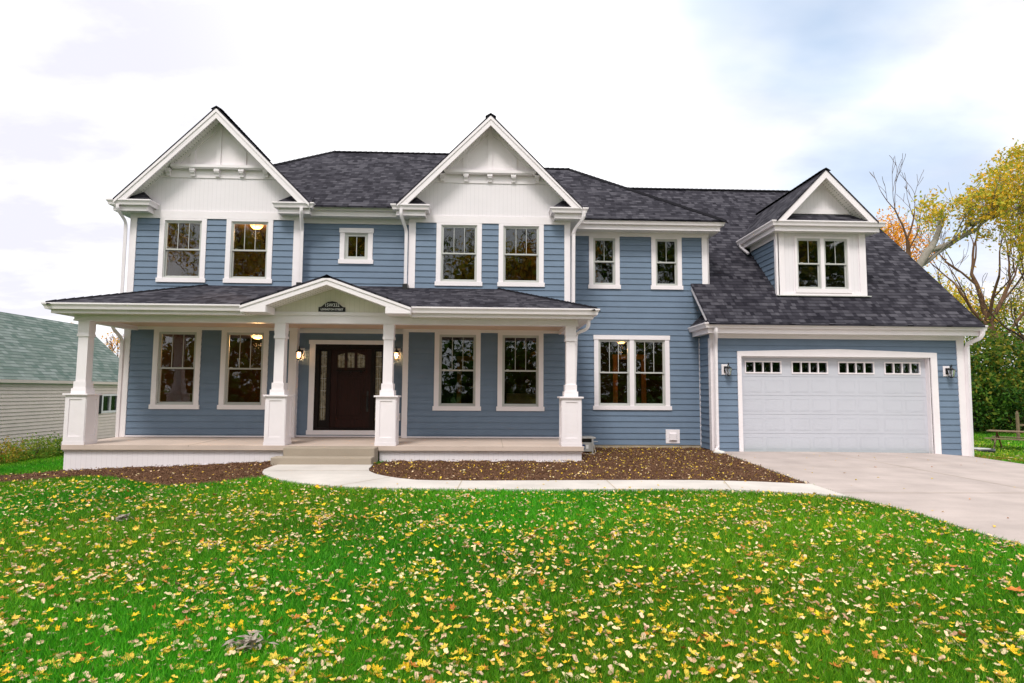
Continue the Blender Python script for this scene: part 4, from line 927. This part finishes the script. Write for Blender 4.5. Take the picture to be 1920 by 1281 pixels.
def tree(name, label, base, trunk, limbs, seed, bark, cols, nleaf, size, group=None, depth=3, L=2.2, jitter=.35, spread=.55, minr=.012, kids=(2, 3), extra=None, ratio=.74, gnarl=.22, keep=None):
    rnd = random.Random(seed); t = thing(name, label, 'tree', base, group); mb = MB(); tips = []
    mb.tube([Vector(p) for p, _ in trunk], [r for _, r in trunk], 9, cap=False)
    for start, d, LL, r, dep in limbs: grow(mb, Vector(start), Vector(d).normalized(), LL, r, dep, tips, rnd, spread=spread, minr=minr, kids=kids, ratio=ratio, gnarl=gnarl)
    mb.build('trunk', bark, t, smooth=True)
    if nleaf:
        T = np.array([tuple(p) for p in tips]);
        if keep is not None: T = T[[i for i in range(len(T)) if keep(T[i])]]
        P = T[rng.integers(0, len(T), nleaf)]+rng.normal(size=(nleaf, 3))*jitter
        if extra is not None: P = np.concatenate([P, extra])
        V, F, C = leaf_cloud(P, size, cols)
        cloud_mesh('crown', 'foliage', V, F, C, t, origin=base)
    return t
def clumps(centres, ncl, nper, r):
    C = crown_points(centres, ncl, .12); P = np.repeat(C, nper, 0); return P+rng.normal(size=P.shape)*r
def bush(name, label, base, ells, dens, nper, size, cols, group=None, seed=1, cat='shrub', stem='bark_dark'):
    t = thing(name, label, cat, base, group); mb = MB(); rnd = random.Random(seed); tips = []
    hh = max(e[2]+e[5] for e in ells)-base[2]
    for k in range(5):
        a = rnd.uniform(0, 6.28); grow(mb, Vector(base)+Vector((math.cos(a), math.sin(a), 0))*.05*hh, Vector((math.cos(a)*.5, math.sin(a)*.5, 1)).normalized(), hh*.36, hh*.012+.004, 2, tips, rnd, minr=.004)
    mb.build('stem', stem, t, smooth=True)
    V, F, C = leaf_cloud(clumps(ells, dens, nper, size*1.6), size, cols); cloud_mesh('foliage', 'foliage', V, F, C, t, origin=base); return t
def plants():
    # the leaning maple behind the garage
    ex = clumps([(20.3, 26, 9.75, 1.15, 1.3, .75), (19.4, 26, 9.5, .5, .8, .8), (21.5, 25.6, 9.75, 1.2, 1.3, .75), (22.7, 26, 10.7, 1.2, 1.5, 1.0), (23.9, 26, 11.5, 1.3, 1.6, 1.2), (23.0, 25.6, 8.6, .75, 1.0, .75), (23.8, 26, 8.0, .6, 1.0, .9), (22.2, 26.2, 9.0, .9, 1.0, .5), (24.9, 26.5, 10.6, 1.7, 2, 2.0), (24.9, 26.4, 11.9, 1.3, 1.6, 1.1), (25.2, 26, 8.2, 1.3, 1.6, 1.2), (22.4, 26, 9.9, 1.2, 1, .6), (24.4, 26, 10.1, 1.0, 1.2, .9)], 27, 18, .15)
    tree('maple_tree', 'leaning grey barked maple with yellow green leaves rising over the garage roof edge', (17.2, 26, -.6), [((17.2, 26, -.7), .25), ((17.5, 26, 2.5), .22), ((18.2, 26, 5.3), .19), ((18.95, 26, 7.1), .175), ((19.5, 26, 7.9), .155)],
         [((19.5, 26, 7.85), (.75, .1, .75), 1.3, .15, 2), ((19.4, 26, 7.8), (1.5, -.05, .50), 2.5, .13, 3), ((21.3, 25.9, 9.0), (1.5, -.1, .38), 2.8, .11, 3), ((18.9, 26, 7.0), (-.9, .1, .75), 1.6, .08, 3), ((19.0, 26, 7.1), (1.6, .3, .45), 2.4, .10, 3), ((21.3, 25.9, 9.0), (.9, .1, .6), 1.3, .07, 2), ((22.5, 25.9, 9.4), (1, .1, .1), 2.2, .07, 3)],
         11, 'bark_grey', YG_COL, 2600, .155, depth=3, jitter=.2, minr=.011, extra=ex, spread=.5, ratio=.62)
    tree('bare_tree', 'bare brown tree with many fine branches to the right of the garage roof', (33.2, 41, -.85), [((33.2, 41, -.9), .30), ((34.6, 41, 2.3), .27), ((35.2, 41, 4.8), .25), ((34.7, 41, 6.5), .23)],
         [((34.7, 41, 6.5), (-.35, 0, 1), 3.6, .20, 4), ((34.7, 41, 6.4), (.45, .1, 1), 3.6, .17, 4), ((35.1, 41, 5.0), (.9, 0, .6), 3.4, .14, 4), ((34.8, 41, 6.0), (-1, 0, .8), 3.4, .13, 4), ((34.7, 41, 6.5), (.05, -.3, 1), 3.3, .13, 4), ((35.2, 41, 4.4), (1, -.3, .3), 3.2, .10, 4), ((34.8, 41, 5.8), (-1, .2, .35), 3.0, .09, 4)],
         5, 'bark_brown', YG_COL, 420, .14, minr=.014, spread=.55, ratio=.76, kids=(2, 3))
    tree('bare_tree', 'second bare tree with dark limbs at the right picture edge', (31.8, 33, -.85), [((31.8, 33, -.9), .24), ((31.3, 33, 3), .2), ((30.8, 33, 5.2), .17)],
         [((30.8, 33, 5.2), (-.5, 0, 1), 2.7, .13, 4), ((30.8, 33, 5.2), (.5, 0, .9), 2.6, .12, 4), ((31.2, 33, 3.5), (-1, .1, .7), 2.5, .1, 4), ((30.9, 33, 5), (0, .3, 1), 2.6, .1, 4)],
         15, 'bark_dark', YG_COL, 300, .12, minr=.013, spread=.6, ratio=.76, kids=(2, 3))
    tree('bare_tree', 'thin leafless sapling standing up between the dormer and the maple', (21.6, 30, -.85), [((21.6, 30, -.9), .13), ((21.5, 30, 6), .11), ((21.35, 30, 9.3), .09)],
         [((21.35, 30, 9.3), (-.35, 0, 1), 1.7, .06, 3), ((21.35, 30, 9.4), (.3, 0, 1), 1.6, .055, 3), ((21.4, 30, 8.8), (.7, .1, .8), 1.4, .045, 3)],
         29, 'bark_brown', YG_COL, 0, .1, minr=.011, spread=.38, ratio=.72, gnarl=.14)
    tree('orange_tree', 'bright orange tree top behind the right slope of the dormer', (24.6, 36, -.85), [((24.6, 36, -.9), .3), ((24.5, 36, 5), .25), ((24.5, 36, 8.5), .2)], [((24.5, 36, 8.5), (0, 0, 1), 1.6, .1, 3), ((24.5, 36, 8.3), (.7, 0, 1), 1.6, .09, 3), ((24.5, 36, 8.3), (-.6, 0, 1), 1.6, .09, 3)],
         8, 'bark_dark', OR_COL, 1600, .16, jitter=.35, extra=clumps([(24.1, 36, 11.3, 1.2, 1.2, 1.7), (25.2, 36, 10.2, 1.3, 1.2, 1.4), (23.5, 36, 10.2, 1.0, 1.2, 1.4)], 22, 12, .2))
    tree('orange_tree', 'small pale orange tree seen under the left end of the porch roof', (-20.4, 34, -.75), [((-20.4, 34, -.8), .12), ((-20.3, 34, 2.4), .09)], [((-20.3, 34, 2.4), (.2, 0, 1), .9, .05, 3), ((-20.3, 34, 2.3), (-.5, 0, 1), .8, .04, 3)], 3, 'bark_dark', OR_COL+[(.6, .45, .4)], 420, .12, jitter=.2)
    # far trees
    for i, (x, y, z, r, c, lab) in enumerate(((49.5, 55, 8, 4.0, OL_COL+YG_COL, 'pale olive tree far behind the bare branches'), (44.5, 58, 9, 3.6, YG_COL, 'yellowish far tree beside the lower edge of the garage roof'), (58, 57, 9, 5, OL_COL, 'olive far tree cut by the right picture edge'))):
        tree('distant_tree', lab, (x, y, -.85), [((x, y, -.9), .3), ((x, y, z*.5), .25), ((x, y, z*.8), .18)], [((x, y, z*.6), (-.5, 0, 1), 2.8, .12, 3), ((x, y, z*.7), (.5, 0, 1), 2.8, .12, 3), ((x, y, z*.8), (0, 0, 1), 2.6, .12, 3)],
             40+i, 'bark_dark', c, 900, .3, 'trees far behind the garden', jitter=.5, extra=clumps([(x, y, z, r, r, r*.75)], 6.0, 14, .35), minr=.02)
    # shrub wall
    SH = [((30.2, 37.5), 5.9, 2.3, GR_COL+OL_COL, 'tall green bush right beside the garage corner trim'), ((33.4, 39), 6.4, 2.4, OL_COL+GR_COL, 'tall yellow green bush in the middle of the thicket'), ((36.8, 38), 5.8, 2.4, GR_COL+OL_COL, 'tall green bush at the right picture edge'), ((27.4, 39), 5.2, 2.2, OL_COL, 'olive bush mostly hidden by the garage wall')]
    for i, ((x, y), H, r, c, lab) in enumerate(SH):
        bush('tall_shrub', lab, (x, y, -.85), [(x, y, H*.62-.85, r, r*.8, H*.42), (x-.7, y-.6, H*.3-.85, r, r*.8, H*.32), (x+.8, y-.5, H*.35-.85, r*.9, r*.8, H*.34)], 24, 13, .25, c, 'thicket at the back of the garden', 50+i)
    for i, (x, y, H, lab) in enumerate(((31.3, 35.4, 2.6, 'low dark green bush in front of the thicket by the wall corner'), (34.2, 35.6, 2.9, 'low dark green bush in front of the thicket behind the picnic table'), (28.6, 36, 2.8, 'low dark bush of the thicket nearest the house'))):
        bush('dark_shrub', lab, (x, y, -.85), [(x, y, H*.5-.85, 1.7, 1.0, H*.55)], 60, 12, .2, GR_COL, 'thicket at the back of the garden', 60+i)
    bush('low_shrub', 'small weedy bush at the foot of the right garage corner', (13.9, 18.6, h(13.9)), [(13.9, 18.6, h(13.9)+.22, .38, .3, .26)], 1500, 6, .05, [(.06, .12, .04), (.1, .17, .06), (.14, .2, .1)], None, 70)
    for i, (x, y, r, c, lab) in enumerate(((-12.2, 14.9, .55, [(.35, .30, .03), (.45, .28, .04), (.16, .22, .03)], 'yellowing low bush at the left picture edge'), (-12.15, 15.9, .5, [(.40, .33, .03), (.18, .25, .03), (.42, .25, .04)], 'golden low bush, second from the left picture edge'), (-12.1, 16.9, .55, [(.14, .24, .03), (.30, .32, .04), (.2, .28, .03)], 'mixed green and yellow low bush, second from the porch'), (-12.0, 17.9, .55, [(.09, .2, .02), (.22, .3, .03)], 'greener low bush right beside the porch skirt'), (-12.3, 13.9, .5, [(.35, .30, .03), (.16, .22, .03)], 'yellow low bush just left of the picture'))):
        z = h(x); bush('low_shrub', lab, (x, y, z), [(x, y, z+.24, r*.8, r*1.1, .30)], 2600, 8, .06, c, 'low bushes along the neighbouring wall', 80+i)
    # trees across the street, behind the viewer: what the window panes mirror
    names = ('orange', 'golden', 'half bare', 'olive', 'thin yellow', 'rust coloured', 'dense olive', 'pale yellow', 'bare topped')
    for i in range(9):
        x = -34+8.4*i+(i*37 % 5)-2; y = -24-(i*53 % 9); H = 17+(i*29 % 5); c = (OR_COL, YG_COL, OR_COL+YG_COL, OL_COL, YG_COL, OR_COL, OL_COL+GR_COL, YG_COL, OL_COL)[i]
        tree('street_tree', names[i]+' street tree behind the viewer, mirrored in the window panes', (x, y, 0), [((x, y, 0), .22), ((x, y, H*.15), .19), ((x, y, H*.3), .17)], [((x, y, H*.3), (math.cos(a)*.7, math.sin(a)*.7, 1), H*.22, .1, 4) for a in (0, 1.3, 2.6, 3.9, 5.2)], 90+i, 'bark_dark', c, 3200, .42, 'trees across the street mirrored in the windows', jitter=.8, minr=.03, spread=.6, ratio=.8,
             extra=clumps([(x, y, H*.2, 4.4, 2, 3.2), (x, y, H*.6, 4.2, 3, 4.5)], 2.6, 12, .55))
    for i in range(7):  # unseen hedge row, added to darken the reflections in the lower panes
        x = -30+10*i; bush('added_hedge', ('leftmost', 'second', 'third', 'middle', 'fifth', 'sixth', 'rightmost')[i]+' dark hedge tree added out of view to darken the low panes', (x, -20, 0), [(x, -20, 2.6, 5.8, 1.6, 3.2)], 7, 12, .6, GR_COL, 'added hedge out of view that darkens the windows', 200+i)
plants()
# ------------------------------------------------------------------ garden things
def picnic():
    cx, cy = 22.6, 25.6; z = h(cx); t = thing('picnic_table', 'weathered wooden picnic table on the lawn at the right picture edge', 'picnic table', (cx, cy, z)); t.rotation_euler = (0, 0, R_(-50))
    def part(name, mat, fn): mb = MB(); fn(mb); o = mb.build(name, mat, None); o.parent = t; return o
    part('tabletop', 'table_wood', lambda m: [m.box(-.95, .95, -.375+k*.152, -.375+k*.152+.14, .72, .76) for k in range(5)])
    for s in (-1, 1): part('bench', 'table_wood', lambda m: [m.box(-.95, .95, s*.72-.14+k*.145, s*.72-.14+k*.145+.135, .42, .46) for k in range(2)])
    for x in (-.65, .65):
        for s in (-1, 1):
            part('leg', 'table_wood_red' if s > 0 else 'table_wood', lambda m: m.pyz([(s*.70-.07, 0), (s*.70+.07, 0), (-s*.18+.07, .72), (-s*.18-.07, .72)], x-.02+s*.021, x+.02+s*.021))
        part('cross_beam', 'table_wood', lambda m: m.box(x-.065, x-.042, -.85, .85, .33, .42))
picnic()
def extras():
    x, y = 18.9, 23.2; z = h(x); t = thing('fire_ring', 'low black round rim lying in the grass beyond the garage corner', 'fire ring', (x, y, z))
    b = MB(); b.lathe((x, y, z), [(.50, .0), (.55, .02), (.56, .14), (.52, .15), (.48, .06), (0, .05)], 24); b.build('rim', 'black_metal', t, smooth=True)
    b = MB(); b.lathe((x, y, z), [(.42, .13), (.43, .15), (0, .16)], 20); b.build('cover', 'greige_vinyl', t, smooth=True)
    x, y = 26.6, 30.0; z = h(x); b = MB(); b.box(x-.05, x+.05, y-.05, y+.05, z, z+1.35); b.frus(x, y, z+1.35, z+1.5, .05, .02); b.box(x-.02, x+.6, y-.02, y+.02, z+.75, z+.85)
    tag(b.build('wooden_post', 'table_wood', origin=(x, y, z)), 'grey wooden post behind the picnic table', 'post')
extras()
# ------------------------------------------------------------------ lawn, fallen leaves, mulch chips
def inside(P, poly):
    x, y = P[:, 0], P[:, 1]; r = np.zeros(len(P), bool); n = len(poly)
    for i in range(n):
        x1, y1 = poly[i]; x2, y2 = poly[(i+1) % n]
        c = ((y1 > y) != (y2 > y)); xi = (x2-x1)*(y-y1)/(y2-y1+1e-12)+x1; r ^= c & (x < xi)
    return r
HOUSE = [(-8.62, 12.86), (1.95, 12.86), (1.95, 16), (5.6, 16), (5.57, 15.1), (12.1, 15.1), (12.1, 26), (-8.75, 26), (-8.75, 14.9)]
NB = [(-21, 5), (-15, 5), (-15, 28), (-21, 28)]
def on_lawn(P):
    k = np.ones(len(P), bool)
    for q in (WALK, DRIVE, BED1, BED2, HOUSE, NB): k &= ~inside(P, q)
    return k
def wedge(n, y0, y1, power):
    u = rng.random(n); a = 1-power
    y = (y0**a+(y1**a-y0**a)*u)**(1/a) if abs(a) > 1e-6 else y0*(y1/y0)**u
    x = y*rng.uniform(-.9, .95, n)+rng.uniform(-2.2, 2.2, n); return np.stack([x, y], 1)
def lawn():
    P = wedge(820000, 1.9, 14.5, 1.0); P = P[on_lawn(P)]
    Q = np.stack([rng.uniform(-15, -8.6, 60000), rng.uniform(11, 22, 60000)], 1); Q = Q[on_lawn(Q)]; S = np.stack([rng.uniform(11, 34, 90000), rng.uniform(11, 37, 90000)], 1); S = S[on_lawn(S) & (S[:, 0] > S[:, 1]*.75)]
    W = np.concatenate([np.full(len(P), 1.), np.full(len(Q), 1.3), np.full(len(S), 2.4)]); P = np.concatenate([P, Q, S]); n = len(P); d = P[:, 1]
    pa = np.sin(P[:, 0]*1.7+np.sin(P[:, 1]*1.3)*2)*np.sin(P[:, 1]*1.9+1)*.5+np.sin(P[:, 0]*.6+P[:, 1]*.9)*.5
    hh = rng.uniform(.035, .075, n)*(1+.12*pa)*np.where(W > 2, 1.3, 1); w = (.0016+.00062*d)*W**.5; a = rng.uniform(0, 2*np.pi, n); le = rng.normal(size=(n, 2))*.45*hh[:, None]
    z = hv(P[:, 0])-.012; V = np.zeros((n, 3, 3), np.float32); V[:, 0, 0] = P[:, 0]-w*np.cos(a); V[:, 0, 1] = P[:, 1]-w*np.sin(a); V[:, 1, 0] = P[:, 0]+w*np.cos(a); V[:, 1, 1] = P[:, 1]+w*np.sin(a); V[:, 0, 2] = V[:, 1, 2] = z
    V[:, 2, 0] = P[:, 0]+le[:, 0]; V[:, 2, 1] = P[:, 1]+le[:, 1]; V[:, 2, 2] = z+hh
    base = np.array([(.062, .262, .006), (.092, .345, .009), (.042, .19, .006), (.16, .39, .016)])[rng.integers(0, 4, n)]*(1+.26*pa[:, None])*rng.uniform(.75, 1.3, (n, 1))*np.stack([1+.35*np.sin(P[:, 0]*.9-P[:, 1]*.5+2), np.ones(n), np.ones(n)], 1)
    dry = rng.random(n) < .012; base[dry] = (.35, .30, .12); far = W > 2; strip = far & (np.abs(P[:, 1]-(14.6+.28*(P[:, 0]-12))) < .9); base[far] = base[far]*np.array([1.6, 1.1, 1.5]); base[strip] = np.array([.26, .22, .03])*rng.uniform(.7, 1.3, (strip.sum(), 1))
    cloud_mesh('grass', 'blades', V.reshape(-1, 3), np.arange(3*n).reshape(n, 3), np.repeat(base, 3, 0), kind='stuff')
lawn()
def leaf_shape(kind, rnd):
    """a fallen leaf about one unit across, curled; returns vertices, faces"""
    out = []
    if kind == 'maple':
        half = [(90, .52), (80, .37), (71, .40), (62, .23), (47, .36), (34, .50), (22, .37), (12, .38), (2, .23), (-14, .36), (-26, .39), (-42, .24), (-66, .19)]
        pol = half+[(180-a, r) for a, r in half[:0:-1]]+[(-90, .10)]
        pol = sorted([(a if a > -90 else a+360, r*rnd.uniform(.86, 1.1)) for a, r in pol])
        out = [(r*math.cos(math.radians(a)), r*math.sin(math.radians(a))) for a, r in pol]
    else:
        for i in range(18): a = 2*math.pi*i/18; r = .5*(.42+.58*abs(math.sin(a)))*(1 if i % 2 == 0 else .9); out.append((r*math.cos(a), r*math.sin(a)))
    n = len(out)
    vs = [(0, 0)]+[(x*.55, y*.55) for x, y in out]+out
    R = {'maple': rnd.uniform(.24, .75), 'oval': rnd.uniform(.15, .32)}[kind]; th = rnd.uniform(0, math.pi); ct, st = math.cos(th), math.sin(th); V = []
    for x, y in vs:
        u, v = x*ct+y*st, -x*st+y*ct; z = R*(1-math.cos(u/R)); u = R*math.sin(u/R); z += .35*v*v+rnd.uniform(-.035, .035); V.append((u*ct-v*st, u*st+v*ct, z))
    F = [(0, 1+i, 1+(i+1) % n) for i in range(n)]+[(1+i, 1+n+i, 1+n+(i+1) % n) for i in range(n)]+[(1+i, 1+n+(i+1) % n, 1+(i+1) % n) for i in range(n)]
    b = len(V)   # stalk
    V += [(.0, -.2, .02), (.02, -.2, .02), (.03+rnd.uniform(-.1, .1), -.75, .08+rnd.uniform(0, .1))]; F.append((b, b+1, b+2))
    return V, F
LEAFK = [('maple', 'leaf_yellow', (.90, .62, .02), .15, 'flat bright yellow maple leaf lying on the lawn'), ('maple', 'leaf_gold', (.86, .64, .09), .17, 'pale golden lobed leaf lying on the lawn'), ('oval', 'leaf_tan', (.86, .70, .42), .46, 'curled cream tan leaf lying on the lawn'),
         ('oval', 'leaf_gold', (.82, .60, .08), .20, 'curled golden leaf lying on the lawn'), ('maple', 'leaf_orange', (.62, .26, .05), .07, 'orange brown lobed leaf lying on the lawn'), ('oval', 'leaf_brown', (.58, .38, .22), .12, 'curled dry brown leaf lying on the lawn')]
def leaves():
    rnd = random.Random(21); shapes = {k: [leaf_shape(k, rnd) for _ in range(8)] for k in ('maple', 'oval')}
    # clustered scatter over the lawn
    C = wedge(2000, 2.0, 11, .25); P = wedge(10500, 2.0, 12.6, .45); Q = C[(len(C)*rng.random(12500)**1.9).astype(int)]+rng.normal(size=(12500, 2))*.085; P = np.concatenate([P, Q]); P = P[on_lawn(P)]
    pr = np.array([k[3] for k in LEAFK]); pr /= pr.sum(); kind = rng.choice(len(LEAFK), len(P), p=pr); size = np.where(np.isin(kind, [0, 1, 4]), rng.uniform(.034, .084, len(P)), rng.uniform(.028, .058, len(P)))
    up = np.array([CU.x, CU.y, CU.z]); fw = np.array([CF.x, CF.y, CF.z]); ri = np.array([CR.x, CR.y, CR.z])
    D = np.stack([P[:, 0], P[:, 1], np.full(len(P), -1.42)], 1); u = (D@ri)/(D@fw)*1145.7; v = -(D@up)/(D@fw)*1145.7; vis = (abs(u) < 950) & (v < 632)
    order = np.argsort(-(size/np.linalg.norm(D, axis=1))*vis); near = set(order[:300].tolist())
    protos = {}; B_v, B_f, B_c = [], [], []; off = 0
    def emit(x, y, z, sc, k, rz, tx, ty):
        nonlocal off
        V, F = rnd.choice(shapes[LEAFK[k][0]]); M_ = (Matrix.Rotation(rz, 3, 'Z') @ Matrix.Rotation(tx, 3, 'X') @ Matrix.Rotation(ty, 3, 'Y')); A = np.array(V)*sc @ np.array(M_).T+np.array([x, y, z]); B_v.append(A); B_f.append(np.array(F)+off); off += len(V)
        B_c.append(np.tile(np.array(LEAFK[k][2])*rnd.uniform(.72, 1.15)*np.array([1, rnd.uniform(.85, 1.06), 1]), (len(V), 1)))
    for i in range(len(P)):
        x, y = P[i]; k = int(kind[i]); z = h(x)+rnd.uniform(.008, .045); rz, tx, ty = rnd.uniform(0, 6.28), rnd.gauss(0, .35), rnd.gauss(0, .35)
        if i in near:
            j = rnd.randrange(8); key = (k, j)
            if key not in protos:
                V, F = shapes[LEAFK[k][0]][j]; me = bpy.data.meshes.new('fallen_leaf'); me.from_pydata(V, [], F); me.materials.append(MATS[LEAFK[k][1]]); protos[key] = me
            o = bpy.data.objects.new('fallen_leaf', protos[key]); COL.objects.link(o); o.location = (x, y, z); s = float(size[i]); o.scale = (s, s, s); o.rotation_euler = (tx, ty, rz)
            cx = ('far left', 'left', 'just left of centre', 'just right of centre', 'right', 'far right')[min(5, max(0, int((u[i]+960)/320)))]; ry = ('in mid lawn', 'above the lower edge', 'at the lower edge')[min(2, max(0, int((v[i]-380)/90)))]
            tag(o, LEAFK[k][4].split(' lying')[0]+' on the grass, '+cx+', '+ry, 'leaf', 'fallen leaves nearest the viewer')
        else: emit(x, y, z, float(size[i]), k, rz, tx, ty)
    # leaves on the mulch, the paving and the porch roof edge
    n = 4200; X = rng.uniform(-9.5, 6, n); Y = rng.uniform(9.4, 16, n); Pm = np.stack([X, Y], 1); m1 = inside(Pm, BED1); m2 = inside(Pm, BED2) & (rng.random(n) < .35)
    for x, y in Pm[m1 | m2]: emit(x, y, h(x)+.045, rnd.uniform(.025, .055), rnd.choice((0, 1, 2, 3, 3, 2)), rnd.uniform(0, 6.28), rnd.gauss(0, .3), rnd.gauss(0, .3))
    n = 60; Pd = np.stack([rng.uniform(5.2, 11.5, n), rng.uniform(6, 15, n)], 1)
    for x, y in Pd[inside(Pd, DRIVE)]: emit(x, y, h(x)+.026, rnd.uniform(.03, .055), rnd.choice((0, 3, 5)), rnd.uniform(0, 6.28), rnd.gauss(0, .1), rnd.gauss(0, .1))
    for k in range(16): x = rnd.uniform(-2, 5); emit(x, rnd.uniform(9.2, 10), .04, rnd.uniform(.03, .05), 3, rnd.uniform(0, 6.28), 0, 0)
    S = np.stack([rng.uniform(12, 26, 700), rng.uniform(14, 34, 700)], 1); S = S[on_lawn(S)]
    for x, y in S: emit(x, y, h(x)+.05, rnd.uniform(.05, .1), rnd.choice((1, 2, 3)), rnd.uniform(0, 6.28), 0, 0)
    o = cloud_mesh('leaf_litter', 'litter', np.concatenate(B_v), np.concatenate(B_f), np.concatenate(B_c), kind='stuff')
    # the two heaps of grey dried clippings and the big orange leaf
    for (x, y), r, lab in (((-1.33, 3.62), .10, 'grey clump of dried clippings near the lower picture edge'), ((-4.05, 7.05), .09, 'grey clump of dried clippings farther back on the left lawn')):
        mb = MB()
        for k in range(75):
            a = rnd.uniform(0, 6.28); q = Vector((x+rnd.gauss(0, r*.5), y+rnd.gauss(0, r*.4), h(x)+.03+rnd.uniform(0, .05))); d = Vector((math.cos(a), math.sin(a), rnd.uniform(-.3, .5)))*rnd.uniform(.02, .05); s = Vector((-d.y, d.x, 0))*.22
            mb.add([q-d, q+s+Vector((0, 0, .008)), q+d, q-s], [(0, 1, 2, 3)])
        tag(mb.build('dried_clippings', 'leaf_clipping', origin=(x, y, h(x))), lab, 'clippings')
    V, F = shapes['maple'][2]; mb = MB(); mb.add([(3.86+a*.15, 4.45+b*.13, .05+c*.12) for a, b, c in V], F); tag(mb.build('fallen_leaf', 'leaf_orange', origin=(3.86, 4.45, .03)), 'large deep orange leaf at the right picture edge', 'leaf')
leaf_mat('leaf_clipping', (.42, .37, .30), (.20, .16, .13))
leaves()
def chips():
    n = 26000; P = np.stack([rng.uniform(-12, 6, n*2), rng.uniform(9.4, 16, n*2)], 1); P = P[inside(P, BED1) | inside(P, BED2)]; n = len(P); z = hv(P[:, 0])+rng.uniform(.02, .055, n); A = np.stack([P[:, 0], P[:, 1], z], 1)
    V, F, C = leaf_cloud(A, .04, [(.14, .068, .038), (.05, .024, .014), (.26, .15, .09), (.17, .09, .055)], up=2, flat=.3); cloud_mesh('mulch_chips', 'chips', V, F, C, kind='stuff')
chips()
